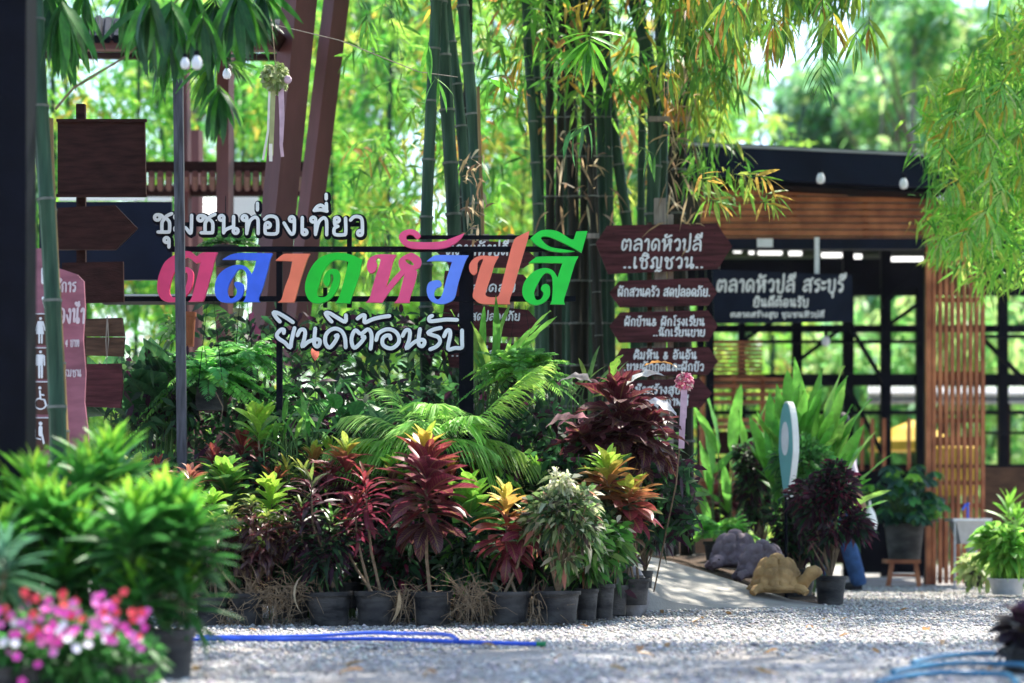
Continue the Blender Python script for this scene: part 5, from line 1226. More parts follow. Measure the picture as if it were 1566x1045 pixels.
# purple cordyline with white and pink leaves
t = plant('tall dark purple cordyline with a few white and pink leaves left of the signpost', 'cordyline', 955, 15.5, (880, 925, 60),
      [(948, 690, 548, 92, 36, -35, 78, 0), (985, 690, 600, 78, 26, -35, 65, .1), (900, 690, 620, 80, 18, -25, 60, -.05, None, [(0, PUR), (.5, BURG), (1, (.38, .16, .22))])], lv_cord,
      [(0, PUR), (.35, (.06, .008, .022)), (.6, (.07, .010, .026)), (.8, BURG), (.9, PUR), (1, (.16, .02, .04))], stem_r=.011)
for (px, py, an, L, c) in ((958, 590, 45, 62, (.72, .70, .70)), (985, 612, -10, 56, (.62, .60, .64)), (905, 585, 150, 62, (.42, .38, .42)), (900, 640, 165, 60, (.60, .26, .34)), (985, 560, 25, 52, ORG), (938, 575, 85, 46, LGRN), (880, 640, 170, 56, (.5, .3, .36))):
    put_leaf(t, lv_cord, W(px, py, 15.2), (math.cos(R(an)), -.35, math.sin(R(an))), L / (F / 15.2), c, .3)
# black narrow plant at the signpost foot
t = plant('blackish narrow-leaved plant in a small pot at the signpost foot', 'potted_plant', 962, 16.4, (872, 918, 32), [(1000, 760, 650, 72, 24, -50, 60), (1030, 780, 690, 74, 22, -60, 50), (975, 830, 760, 44, 20, -30, 60), (1010, 700, 640, 56, 14, -20, 60, 0, None, [(0, PUR), (.6, GRN), (1, LGRN)])], lv_narrow,
      [(0, (.012, .008, .014)), (.7, PUR), (1, (.05, .04, .06))])
t = thing('potted_shrub', W(986, 912, 16.8).xy.to_3d(), 'dark fine-leaved shrub in the rightmost small pot left of the ramp', 'potted plant'); b, r = pot(t, 986, 16.8, 873, 913, 26)
twigs(t, b, 990, 790, 16.8, 60, 60, 14); bush(t, 1000, 790, 16.7, 90, 110, 900, 22, [PUR, BLKG, (.03, .02, .03), DGRN], [3, 2, 2, 1.2], .22)

# ------------------------------------------------------------------ fern and palm fronds
def frond_mass(base, tipdir, L, n, pl, wr, col, droop=.6, taper=1.0, vee=.3, hang=.35, jit=.15, start=.08, pw=None):
    """one pinnate frond: rachis curve + paired leaflets. returns rachis points and leaf arrays"""
    d = Vector(tipdir).normalized(); side = d.cross(Vector((0, 0, 1)))
    if side.length < .05: side = Vector((1, 0, 0))
    side.normalize(); pts = []
    for i in range(13):
        t = i / 12; pts.append(base + d * (L * t) + Vector((0, 0, -droop * L * t * t)))
    P, D, LL, WW, CC = [], [], [], [], []
    for i in range(n):
        t = start + (1 - start) * (i + .5) / n; k = t * 12; j = min(11, int(k)); p = pts[j].lerp(pts[j + 1], k - j); tg = (pts[min(12, j + 1)] - pts[j]).normalized()
        prof = (math.sin(math.pi * min(1, .18 + .82 * t)) ** .6) if taper else 1
        for sg in (-1, 1):
            v = side * sg + tg * (vee + .8 * t * t) + Vector((0, 0, random.uniform(-.15, .1) - hang * .2))
            P.append(p); D.append(v); LL.append(pl * max(.15, prof) * random.uniform(.9, 1.08)); CC.append(jitter(col, jit))
    LL = np.array(LL); WW = LL * wr if pw is None else np.full(len(LL), pw)
    return pts, (P, D, LL, WW, CC)
def frond(parent, base, tipdir, L, n, pl, wr, col, r=.004, droop=.6, vee=.3, hang=.35, rmat='green_stem', start=.08, pw=None):
    pts, (P, D, LL, WW, CC) = frond_mass(base, tipdir, L, n, pl, wr, col, droop, 1, vee, hang, .15, start, pw)
    me = mass_mesh('frond', np.array([tuple(p) for p in P]), np.array([tuple(q) for q in D]), LL, WW, np.array(CC), M_['mass'], hang, tuple(wl(parent)))
    o = bpy.data.objects.new('frond', me); COL.objects.link(o); o.parent = parent
    part('rachis', MB().tube(pts[::2], [r * (1 - .8 * i / 6) for i in range(7)], 5), M_[rmat], o)
    return o
def fern(label, cx, d, y, R_px, n, potspec=None, col=(.06, .26, .04), hangpot=None, up=.5, lo=-.1, rnd=True, nm='potted_fern', loc=None):
    base = W(cx, y, d); t = thing(nm, (base.x, base.y, 0) if not hangpot else W(cx, y + 60, d), label, 'fern')
    if potspec: pot(t, cx, d, *potspec)
    s = F / d; Lm = R_px / s
    for i in range(n):
        a = i * 2.4 + random.uniform(-.3, .3); e = lo + (up - lo) * random.random() ** 1.3 + .1
        D = Vector((math.cos(a), math.sin(a) * .8, e))
        frond(t, base + Vector((math.cos(a) * .02, math.sin(a) * .02, 0)), D, Lm * random.uniform(.7, 1.1), 24, Lm * .17, .3, jitter(random.choice([col, (col[0] * 1.5, col[1] * 1.3, col[2]), (col[0] * .7, col[1] * .75, col[2])])), .0025, random.uniform(.3, .75), .2, .2)
    return t
t = fern('large feathery green fern in a square hanging pot at the left, behind the thin post', 318, 15.9, 575, 108, 52, hangpot=True, up=1.3, lo=-.3, col=(.13, .44, .09))
part('pot', pbox(MB(), 299, 342, 592, 627, 15.8, 16.0), M_['pot'], t, False); part('hanger', MB().tube([W(303, 592, 15.6), W(322, 420, 15.65), W(341, 592, 15.6)], .004, 4), M_['black_steel'], t)
part('root', MB().tube([W(330, 600, 15.52), W(341, 622, 15.5), W(338, 645, 15.5)], .004, 4), M_['stem'], t)
t = fern('second feathery fern hanging right of the square pot', 372, 16.1, 545, 88, 44, hangpot=True, up=1.1, lo=-.3, col=(.12, .40, .08)); part('pot', pbox(MB(), 356, 390, 562, 594, 16.05, 16.25), M_['pot'], t, False)
part('hanger', MB().tube([W(358, 562, 16.1), W(372, 400, 16.15), W(388, 562, 16.1)], .004, 4), M_['black_steel'], t)
t = fern('bushy fern in a round black hanging pot right of the sign upright', 797, 15.6, 570, 95, 56, hangpot=True, up=1.5, lo=-.2, col=(.16, .42, .08))
b, r = pot(t, 796, 15.9, 578, 612, 52)
part('hanger', MB().tube([W(772, 580, 15.9), W(796, 420, 15.95), W(820, 580, 15.9)], .003, 4), M_['black_steel'], t)
t = fern('dark fern in a black pot on the shelf above the blue letter', 350, 16.4, 372, 70, 20, hangpot=True, up=1.1, lo=.2, col=(.04, .17, .03)); pot(t, 345, 16.4, 376, 408, 40)
part('hanger', MB().tube([W(345, 376, 16.4), W(345, 300, 16.5)], .003, 4), M_['black_steel'], t)
t = fern('small light green fern in a black pot beside the turtle statues', 1100, 19.6, 822, 78, 40, potspec=(828, 868, 50), up=1.9, lo=.3, col=(.16, .50, .08))

def palm(label, cx, d, y, fr, col, potspec=None, pl=90, canes=4):
    base = W(cx, y, d); t = thing('areca_palm', (base.x, base.y, 0), label, 'palm'); s = F / d
    for i in range(canes):
        o = Vector((random.uniform(-.07, .07), random.uniform(-.05, .05), 0)); part('cane', MB().tube([(base.x + o.x, base.y + o.y, 0), base + o], [.014, .008], 6), M_['green_stem'], t)
    for (ang, L, dr, dy, cl) in fr:
        a = R(ang); D = Vector((math.cos(a), dy, math.sin(a)))
        frond(t, base + Vector((random.uniform(-.03, .03), 0, 0)), D, L / s, 30, pl / s, .1, cl or jitter(col), .004, dr, .8, .55, start=.22, pw=3.4 / s)
    return t
PG = (.28, .58, .11)
palm('areca palm with one long frond coloured as if sunlit rising right under the sign, centre', 690, 15.2, 690, [(46, 225, .12, -.1, (.42, .66, .10)), (50, 215, .16, -.16, (.30, .58, .08)), (110, 180, .5, -.3, None), (140, 170, .55, -.4, None), (35, 150, .6, -.3, (.24, .42, .07)), (20, 160, .5, -.2, (.26, .42, .08)), (75, 150, .5, -.6, None), (160, 150, .5, -.3, None), (95, 200, .7, .3, None), (10, 120, .6, -.4, None), (125, 210, .6, -.1, (.08, .26, .07))], PG, pl=74)  # sunlight on the long fronds is put into their paler lime colour
palm('areca palm with spraying fronds just left of the sign upright', 640, 15.0, 690, [(130, 190, .5, -.1, None), (105, 210, .5, .1, None), (80, 190, .6, -.3, None), (60, 180, .7, -.1, None), (150, 160, .5, -.2, None), (35, 150, .6, -.3, None), (165, 140, .5, -.4, None), (90, 130, .5, -.7, None)], (.28, .56, .12), pl=66)
palm('dark areca palm under the left half of the white welcome lettering', 490, 16.2, 660, [(110, 190, .6, -.1, None), (80, 200, .6, .1, None), (55, 180, .6, -.2, None), (130, 180, .6, 0, None), (150, 150, .5, -.3, None), (30, 150, .5, -.2, None), (95, 160, .7, -.5, None), (165, 120, .5, -.2, None), (15, 120, .5, -.3, None)], (.09, .32, .07), pl=70)
palm('areca palm whose fronds arch behind the blue and orange letters', 440, 17.2, 640, [(110, 330, .4, 0, None), (80, 340, .4, 0, None), (60, 300, .4, 0, None), (130, 280, .4, 0, None), (95, 260, .6, 0, None), (145, 250, .5, 0, None)], (.12, .38, .06), pl=70)
palm('areca palm with dark fronds behind the green and pink letters', 575, 17.4, 640, [(120, 300, .4, 0, None), (85, 300, .4, 0, None), (60, 280, .4, 0, None), (105, 230, .6, 0, None), (40, 230, .5, 0, None)], (.09, .30, .06), pl=62)
# broad dark leaves at the left, strap leaves at the sign upright
def clump(label, name, cx, d, y, n, L, leaves, stops, ang=(35, 85), spreadpx=40, cat='plant', ws=1.0):
    base = W(cx, y, d); t = thing(name, (base.x, base.y, 0), label, cat); s = F / d
    for i in range(n):
        k = i / n; a = i * 2.4; el = R(random.uniform(*ang)); o = Vector((random.uniform(-1, 1) * spreadpx / s / 2, random.uniform(-.15, .15), random.uniform(-.1, .05)))
        D = Vector((math.cos(a) * math.cos(el), math.sin(a) * math.cos(el), math.sin(el))); P = base + o
        tip = P + D * (.3 * L / s)
        part('stalk', MB().tube([(P.x * .6 + base.x * .4, P.y, 0.0), P, tip], [.006, .006, .004], 5), M_['green_stem'], t)
        put_leaf(t, leaves, tip, D, L / s * random.uniform(.7, 1.1), jitter(grad(stops, random.random())), random.uniform(-.8, .8), wscale=ws)
    return t
clump('broad dark green leaves of a tall plant behind the thin grey post base', 'leafy_plant', 225, 16.0, 640, 26, 105, lv_oval, [(0, (.015, .06, .02)), (1, (.03, .12, .04))], (10, 85), 110)
clump('upright green strap-leaved plant under the orange letter', 'strap_plant', 745, 15.9, 600, 16, 120, lv_ginger, [(0, (.06, .24, .03)), (1, (.24, .42, .06))], (55, 88), 50, ws=.6)
clump('glossy green broad-leaved plant left of the palm fronds', 'leafy_plant', 560, 15.4, 650, 16, 60, lv_oval, [(0, (.02, .1, .03)), (1, (.08, .3, .06))], (5, 70), 90)
clump('low green plant between the palms and the white welcome lettering', 'leafy_plant', 460, 15.3, 665, 16, 52, lv_lance, [(0, (.08, .3, .05)), (1, (.16, .4, .06))], (20, 80), 60)
clump('small fresh green plant beside the variegated croton top', 'leafy_plant', 430, 15.2, 690, 14, 50, lv_lance, [(0, (.1, .34, .05)), (1, (.2, .44, .06))], (20, 80), 60)
clump('dark purple broad-leaved plant low in the middle behind the palms', 'leafy_plant', 600, 15.8, 690, 22, 66, lv_oval, [(0, PUR), (1, BLKG)], (0, 70), 120)
clump('olive green leafy plant behind the cordyline', 'leafy_plant', 870, 16.6, 600, 22, 56, lv_lance, [(0, (.05, .16, .03)), (1, (.2, .3, .06))], (10, 80), 120)
# anthurium-like salmon flower, terracotta pot, green bucket
an = thing('anthurium', W(482, 600, 16), 'salmon pink anthurium flower just under the white welcome lettering', 'flower')
put_leaf(an, lv_oval, W(482, 552, 16.0), (0, -.25, 1), 26 / (F / 16), (.75, .16, .12), 0, name='petal'); part('stalk', MB().tube([W(484, 660, 16), W(482, 552, 16)], .003, 5), M_['green_stem'], an)
t = thing('hanging_pot', W(285, 530, 16.6), 'small terracotta pot hanging behind the thin grey post', 'pot'); pot(t, 285, 16.6, 478, 530, 30, 'terracotta'); part('hanger', MB().tube([W(285, 478, 16.6), W(285, 440, 16.7)], .003, 4), M_['black_steel'], t)
bush(t, 268, 505, 16.6, 50, 50, 120, 18, [(.2, .34, .14), GRN], [1, 1], .3)
t = thing('hanging_pot', W(364, 488, 17.0), 'small pale green cup under the dark shelf behind the blue letter', 'pot'); pot(t, 365, 17, 472, 484, 18, 'rib_green')

# ------------------------------------------------------------------ right group: ginger, dark shrubs, turtles, oval sign
t = thing('ginger_plant', W(1225, 905, 19.6).xy.to_3d(), 'tall bright green ginger with broad upright leaves behind the dark shrubs', 'plant')
s = F / 19.6
for (bx, by, tx, ty, L) in [(random.uniform(1190, 1262), 800, random.uniform(1165, 1318), random.uniform(590, 720), random.uniform(110, 150)) for _ in range(16)] + list(((1190, 800, 1180, 640, 150), (1200, 800, 1215, 590, 170), (1215, 800, 1228, 560, 170), (1230, 800, 1245, 570, 160), (1245, 800, 1262, 600, 170), (1250, 800, 1285, 650, 150), (1240, 800, 1305, 690, 130), (1200, 800, 1160, 650, 120), (1205, 800, 1190, 560, 130), (1260, 800, 1315, 730, 120), (1222, 800, 1275, 600, 160), (1210, 800, 1250, 640, 140), (1235, 810, 1320, 760, 100), (1225, 800, 1235, 610, 150),(1195, 790, 1205, 640, 140), (1255, 800, 1272, 620, 150))):
    P0 = W(bx, 880, 19.6 + random.uniform(-.15, .15)); P0.z = 0; P1 = W(tx - (tx - bx) * .55, ty + (by - ty) * .62, 19.6 + random.uniform(-.2, .2)); P2 = W(tx, ty, 19.6)
    part('stalk', MB().tube([P0, P0.lerp(P1, .6), P1], [.009, .008, .005], 6), M_['green_stem'], t)
    put_leaf(t, lv_ginger, P1, P2 - P1 + Vector((0, random.uniform(-.1, .1), 0)), L / s, jitter(random.choice([(.14, .44, .05), (.10, .36, .04), (.24, .56, .07), (.32, .62, .10)])), random.uniform(-1.2, 1.2))
    put_leaf(t, lv_ginger, P0.lerp(P1, .75), P2 - P1 + Vector((random.uniform(-.35, .35), random.uniform(-.3, .3), 0)), L / s * .8, jitter((.10, .36, .04)), random.uniform(-1.2, 1.2))
t = thing('ginger_plant', W(1120, 880, 21.5).xy.to_3d(), 'smaller clump of long green leaves between the signpost and the tall ginger', 'plant')
s = F / 21.5
for (bx, tx, ty, L) in ((1105, 1092, 610, 120), (1115, 1125, 610, 110), (1130, 1160, 625, 120), (1125, 1150, 680, 100), (1100, 1075, 670, 90), (1110, 1062, 720, 80), (1140, 1175, 700, 90), (1120, 1108, 700, 90), (1095, 1085, 640, 90), (1135, 1140, 640, 100)):
    P0 = W(bx, 880, 21.5); P0.z = 0; P1 = W((bx + tx) / 2, ty + 85, 21.5 + random.uniform(-.2, .2)); P2 = W(tx, ty, 21.5)
    part('stalk', MB().tube([P0, P1], [.008, .005], 5), M_['green_stem'], t); put_leaf(t, lv_ginger, P1, P2 - P1, L / s, jitter((.13, .42, .05)), random.uniform(-1.2, 1.2))
    put_leaf(t, lv_ginger, P1, P2 - P1 + Vector((random.uniform(-.5, .5), random.uniform(-.3, .3), -.1)), L / s * .7, jitter((.13, .42, .05)), random.uniform(-1.2, 1.2))
def darkshrub(cx, d, ps, py, wp, hp, n, cols, wts, label, nt=14, pr=True):
    t = thing('potted_shrub', W(cx, ps[1], d).xy.to_3d(), label, 'potted plant'); b, r = pot(t, cx, d, *ps)
    twigs(t, b, cx, py, d, wp * .8, hp * .7, nt, .006); bush(t, cx, py, d, wp, hp, n, 20, cols, wts, .3); return t
darkshrub(1270, 17.9, (882, 926, 50), 795, 120, 190, 2600, [PUR, (.05, .02, .03), BURG, BLKG, DGRN, (.16, .05, .06)], [3, 3, 1.2, 2, 1.2, .6], 'purple-black fine-leaved shrub in a black pot at the ramp corner, behind the tan turtle head')
darkshrub(1222, 19.2, (880, 915, 50), 790, 110, 180, 1900, [(.012, .02, .012), DGRN, PUR, (.06, .14, .04)], [3, 2, 2, 1], 'dark green-black shrub right of the oval sign')
darkshrub(1162, 20.6, (862, 890, 50), 745, 90, 180, 1600, [(.012, .02, .012), DGRN, PUR, (.06, .14, .04), (.25, .26, .05)], [3, 2, 2, 1.4, .3], 'dark shrub with yellowish specks left of the oval sign')
darkshrub(1225, 19.3, (870, 900, 50), 715, 110, 80, 900, [(.06, .24, .05), (.1, .32, .06), DGRN], [2, 2, 1], 'fresh green twiggy shrub right behind the oval sign')
t = plant('brown-purple broad-leaved plant between the small fern and the ginger', 'potted_plant', 1128, 21.8, (850, 880, 40), [(1125, 800, 730, 60, 18, -20, 60), (1095, 780, 720, 52, 12, -20, 60)], lv_oval, [(0, PUR), (.6, BURG), (1, BRN)])
# oval sign seen nearly edge-on
M_['turq'] = mat('turquoise_paint', (.16, .42, .42), .5, .12, 4); M_['rim'] = mat('white_rim', (.78, .76, .72), .6, .1, 8)
t = thing('oval_sign', W(1197, 765, 18.9), 'tall oval turquoise board with a white disc, seen almost edge-on', 'sign')
cc = W(1202, 690, 18.9); s = F / 18.9; rot = Matrix.Rotation(R(-68), 3, 'Z')
def oval(rx, rz, y0, y1, cz=0, n=36, taper=0):
    mb = MB(); o = [(rx * math.cos(6.2832 * i / n) * (1 - taper * max(0, -math.sin(6.2832 * i / n))), rz * math.sin(6.2832 * i / n) + cz) for i in range(n)]; mb.prism([o], y0, y1)
    mb.v = [tuple(rot @ Vector(v) + cc) for v in mb.v]; return mb
hz2 = 76 / s
part('edge', oval(.125, hz2, .0, .055, taper=.55), M_['rim'], t, False); part('face', oval(.115, hz2 * .97, -.006, -.001, taper=.55), M_['turq'], t, False); part('disc', oval(.06, hz2 * .34, -.012, -.007, cz=hz2 * .25), M_['white'], t, False)
part('stake', MB().tube([cc + Vector((0, 0, -hz2 * .9)), (cc.x, cc.y, 0)], .015, 6), M_['black_steel'], t)

# stone turtles
M_['sand'] = mat('tan_stone', (.34, .205, .085), .8, .5, 7, .8, 22); M_['mauve'] = mat('mauve_stone', (.17, .13, .15), .85, .5, 7, .8, 22); M_['rust'] = mat('rust_stone', (.33, .17, .10), .85, .3, 6, .5, 25); M_['grey_stone'] = mat('grey_stone', (.17, .165, .17), .85, .35, 6, .5, 25)
def turtle(cx, gy, d, Wpx, m, label, face=1, neck=True, hz0=0.0):
    """Wpx overall length in photo pixels; face=1 looks right"""
    s = F / d; L = Wpx / s; o = W(cx, gy, d); z = max(hz0, o.z); t = thing('turtle_statue', (o.x, o.y, z), label, 'turtle statue')
    A = L * .38; B = L * .32; Hh = L * .50
    sh = MB(); n, k = 84, 30; b0 = len(sh.v)
    seeds = [Vector((0, 0, 1)), Vector((.62, 0, .78)), Vector((-.62, 0, .78))]
    for q in range(8): th = q * math.pi / 4 + .39; seeds.append(Vector((math.cos(th) * .86, math.sin(th) * .86, .45)))
    for q in range(14): th = q * math.pi / 7; seeds.append(Vector((math.cos(th), math.sin(th), .08)))
    seeds += [Vector((.3, .55, .75)), Vector((.3, -.55, .75)), Vector((-.3, .55, .75)), Vector((-.3, -.55, .75))]
    seeds = [q.normalized() for q in seeds]
    for i in range(k + 1):
        ph = (math.pi / 2) * i / k
        for j in range(n):
            a = 2 * math.pi * j / n; u = Vector((math.cos(a) * math.cos(ph), math.sin(a) * math.cos(ph), math.sin(ph)))
            ds = sorted((u - q).length for q in seeds)[:2]; e = ds[1] - ds[0]
            plate = .93 + .09 * min(1, e / .14) + .06 * max(0, 1 - ds[0] / .35) + .008 * math.sin(ds[0] * 60)
            sh.v.append((o.x + u.x * A * plate, o.y + u.y * B * plate, z + L * .09 + u.z * Hh * plate))
    for i in range(k):
        for j in range(n):
            j2 = (j + 1) % n; sh.f.append((b0 + i * n + j, b0 + i * n + j2, b0 + (i + 1) * n + j2, b0 + (i + 1) * n + j))
    part('shell', sh, M_[m], t, angle=80)
    part('rim', MB().lathe((o.x, o.y, z), [(A * .8, L * .03), (A * 1.06, L * .06), (A * 1.1, L * .10), (A * 1.0, L * .14)], 32, 1, B / A), M_[m], t, angle=60)
    part('belly', MB().lathe((o.x, o.y, z), [(1e-5, .005), (A * .75, .008), (A * .85, L * .05), (1e-5, L * .1)], 20, 1, B / A), M_[m], t)
    for sx, sy in ((1, -1), (1, 1), (-1, -1), (-1, 1)):
        P = [(o.x + sx * A * .6 * 1, o.y + sy * B * .55, z + L * .10), (o.x + sx * A * .95, o.y + sy * B * .95, z + L * .07), (o.x + sx * A * 1.08, o.y + sy * B * 1.08, z + L * .015)]
        part('leg', MB().tube(P, [L * .08, L * .07, L * .055], 10), M_[m], t)
    f = face
    if neck:
        P = [(o.x + f * A * .7, o.y - B * .2, z + L * .13), (o.x + f * A * 1.0, o.y - B * .5, z + L * .17), (o.x + f * A * 1.16, o.y - B * .7, z + L * .25), (o.x + f * A * 1.30, o.y - B * .8, z + L * .32), (o.x + f * A * 1.48, o.y - B * .84, z + L * .34), (o.x + f * A * 1.66, o.y - B * .86, z + L * .33), (o.x + f * A * 1.74, o.y - B * .86, z + L * .325)]
        hd = part('head', MB().tube(P, [L * .12, L * .115, L * .09, L * .115, L * .10, L * .06, L * .015], 16), M_[m], t, angle=80)
        for q in (1.0, 1.1, 1.2):   # neck folds
            pass
        fo = MB()
        for i in range(4):
            p = Vector(P[1]).lerp(Vector(P[2]), i / 3.2); u = (Vector(P[2]) - Vector(P[1])).normalized(); rr = L * (.103 - .007 * i)
            fo.tube([p - u * L * .008, p, p + u * L * .008], [rr * .95, rr * 1.06, rr * .95], 14)
        part('neck_fold', fo, M_[m], hd)
        part('eye', MB().ball((P[3][0] + f * L * .02, P[3][1] - L * .075, P[3][2] + L * .03), L * .017, 8, 6), M_['black_steel'], hd)
        part('mouth', MB().tube([(P[4][0] + f * L * .06, P[4][1] - L * .045, P[4][2] - L * .02), (P[4][0] - f * L * .02, P[4][1] - L * .078, P[4][2] - L * .03)], L * .004, 5), M_['soil'], hd)
    else:
        P = [(o.x + f * A * .7, o.y - B * .7, z + L * .12), (o.x + f * A * .9, o.y - B * 1.2, z + L * .10), (o.x + f * A * .95, o.y - B * 1.45, z + L * .07)]
        hd = part('head', MB().tube(P, [L * .11, L * .10, L * .05], 12), M_[m], t); part('eye', MB().ball((P[1][0] + L * .05, P[1][1] - L * .08, P[1][2] + L * .05), L * .014, 8, 6), M_['black_steel'], hd)
    return t
turtle(1188, 908, 17.7, 100, 'sand', 'tan stone turtle raising its head to the right, nearest of the row')
turtle(1166, 886, 18.5, 98, 'mauve', 'greyish mauve stone turtle in the middle of the row', neck=False)
turtle(1124, 870, 18.9, 98, 'mauve', 'mauve-brown stone turtle at the far left of the row', face=-1, neck=False)
# rusty turtle with a long neck and grey stone figures
t = thing('turtle_statue', W(1085, 850, 22.5).xy.to_3d(), 'rust-coloured stone creature with raised neck behind the small fern', 'statue')
c = W(1078, 770, 22.5); s = F / 22.5
part('body', MB().lathe((c.x - .05, c.y, 0), [(.30, 0), (.34, .2), (.30, .42), (.18, .56), (.02, .62)], 20, 1, .8, .05), M_['rust'], t, angle=60)
hd = part('head', MB().tube([W(1068, 780, 22.4), W(1072, 745, 22.3), W(1082, 722, 22.2), W(1094, 716, 22.1), W(1100, 717, 22.05)], [.14, .11, .10, .06, .02], 14), M_['rust'], t); part('eye', MB().ball(W(1084, 718, 22.09), .014, 8, 5), M_['black_steel'], hd)
part('mouth', MB().tube([W(1088, 725, 22.08), W(1099, 720, 22.02)], .005, 5), M_['soil'], hd)
fr = thing('frog_statue', W(938, 940, 15.9).xy.to_3d(), 'grey stone frog squatting behind the last front pots', 'statue'); o = W(936, 930, 15.9); s = F / 15.9
part('body', MB().tube([(o.x - .04, o.y + .15, .10), (o.x, o.y, .20), (o.x + .02, o.y - .12, .27), (o.x + .03, o.y - .2, .27)], [.10, .16, .12, .05], 14), M_['grey_stone'], fr, angle=80)
for sx in (-1, 1):
    part('leg', MB().tube([(o.x + sx * .12, o.y + .05, .14), (o.x + sx * .17, o.y - .05, .1), (o.x + sx * .13, o.y - .13, .02)], [.09, .07, .04], 10), M_['grey_stone'], fr)
    part('arm', MB().tube([(o.x + sx * .09, o.y - .1, .2), (o.x + sx * .10, o.y - .18, .1), (o.x + sx * .09, o.y - .2, .01)], [.045, .035, .03], 8), M_['grey_stone'], fr)
    part('eye', MB().ball((o.x + sx * .06, o.y - .14, .37), .03, 10, 6), M_['grey_stone'], fr)
fr = thing('stone', W(960, 935, 15.4).xy.to_3d(), 'smooth grey boulder beside the stone frog', 'stone'); o = W(944, 930, 15.6); o.z = 0
part('rock', MB().lathe((o.x + .08, o.y, 0), [(.13, 0), (.17, .1), (.15, .24), (.09, .33), (.01, .36)], 16, .8, .9, .07), M_['grey_stone'], fr, angle=70)
for i, (x, y, d, wp, lab) in enumerate(((1022, 838, 22.6, 30, 'dark rounded stone at the far left end of the ramp'), (1046, 842, 22.9, 34, 'pale grey rounded stone second along the ramp end'), (1066, 838, 23.2, 26, 'brown rounded stone beside the small fern pot'), (1003, 842, 22.4, 24, 'small stone at the ramp end beneath the black-leaved plant'))):
    o = W(x, y + 14, d); r = wp / 2 / (F / d)
    single('stone', MB().lathe(o, [(r * .8, 0), (r, r * .5), (r * .8, r * 1.1), (r * .3, r * 1.4), (.001, r * 1.45)], 14, 1, .8, .09), M_['grey_stone'] if i != 2 else M_['rust'], lab, 'stone')
bb = W(1000, 905, 18.2); bb.z = 0
# ------------------------------------------------------------------ right background: stool plant, sink, person, green shrubs
bulb(1263, 522, 27.0, .05, 'dark-looking lamp hanging inside the hall below the banner', None, 30)
st = thing('stool', W(1386, 893, 23.3).xy.to_3d(), 'low brown wooden stool carrying the large black pot', 'stool'); d = 23.3
part('seat', pbox(MB(), 1357, 1408, 856, 862, d - .17, d + .17), M_['slat'], st, False)
for sx, sy in ((-1, -1), (1, -1), (-1, 1), (1, 1)):
    a = W(1382 + sx * 18, 862, d + sy * .12); b = W(1382 + sx * 24, 896, d + sy * .15); b.z = 0; part('leg', MB().beam(a, b, .045, .045), M_['slat'], st, False)
part('stretcher', pbox(MB(), 1362, 1402, 878, 882, d - .145, d - .125), M_['slat'], st, False)
t = thing('potted_shrub', W(1386, 856, d), 'large dark-leaved shrub in a black pot standing on the wooden stool', 'potted plant'); pt = W(1383, 856, d); s = F / d
part('pot', MB().lathe(pt, [(1e-5, 0), (.16, 0), (.20, .33), (.215, .34), (.215, .37), (.19, .36)], 24), M_['pot'], t)
for i in range(62):
    a = i * 2.4; k = i / 62; e = random.uniform(-.1, 1.0); r0 = random.uniform(.15, .42)
    c = pt + Vector((math.cos(a) * r0, math.sin(a) * r0, .42 + .8 * random.random() ** 1.2 * (1 - r0)))
    part('stem', MB().tube([pt + Vector((0, 0, .34)), (pt + Vector((0, 0, .55))).lerp(c, .5), c], [.006, .004, .003], 4), M_['green_stem'], t)
    for j in range(8):
        aj = j * 6.283 / 8; D = Vector((math.cos(aj), math.sin(aj), -.45 + random.uniform(-.2, .2)))
        put_leaf(t, lv_oval, c, D, random.uniform(.12, .18), jitter(random.choice([(.02, .08, .06), (.015, .06, .05), (.03, .12, .07), (.05, .22, .05)]) if k > .1 else LGRN, .2), random.uniform(-.4, .4))
# sink on a stand
d = 23.0; sk = thing('sink', W(1486, 897, d).xy.to_3d(), 'grey sink basin on a thin metal stand in front of the slatted column', 'sink')
mb = MB(); s = F / d
a, b = W(1462, 832, d - .2), W(1515, 796, d - .2)
part('basin', MB().hexa([(a.x + .06, d - .16, a.z), (b.x - .02, d - .16, a.z), (a.x + .06, d + .12, a.z), (b.x - .02, d + .12, a.z), (a.x, d - .2, b.z), (b.x, d - .2, b.z), (a.x, d + .2, b.z), (b.x, d + .2, b.z)]), M_['steel'], sk, False)
part('rim', pbox(MB(), 1458, 1517, 793, 797, d - .23, d + .23), M_['white'], sk, False)
for x, y in ((1460, -.2), (1513, -.2), (1460, .2), (1513, .2)): p = W(x, 797, d + y); part('leg', MB().tube([(p.x, p.y, p.z), (p.x, p.y, 0)], .012, 6), M_['steel'], sk)
part('drain_pipe', MB().tube([W(1486, 832, d), W(1486, 862, d), W(1480, 866, d + .1)], [.06, .05, .05], 10), M_['steel'], sk)
fa = part('faucet', MB().tube([W(1480, 794, d), W(1480, 776, d), W(1476, 772, d - .03), W(1472, 780, d - .06)], .012, 8), M_['hose'], sk); part('tap_handle', MB().ball(W(1480, 771, d), .018, 8, 5), M_['hose'], fa)
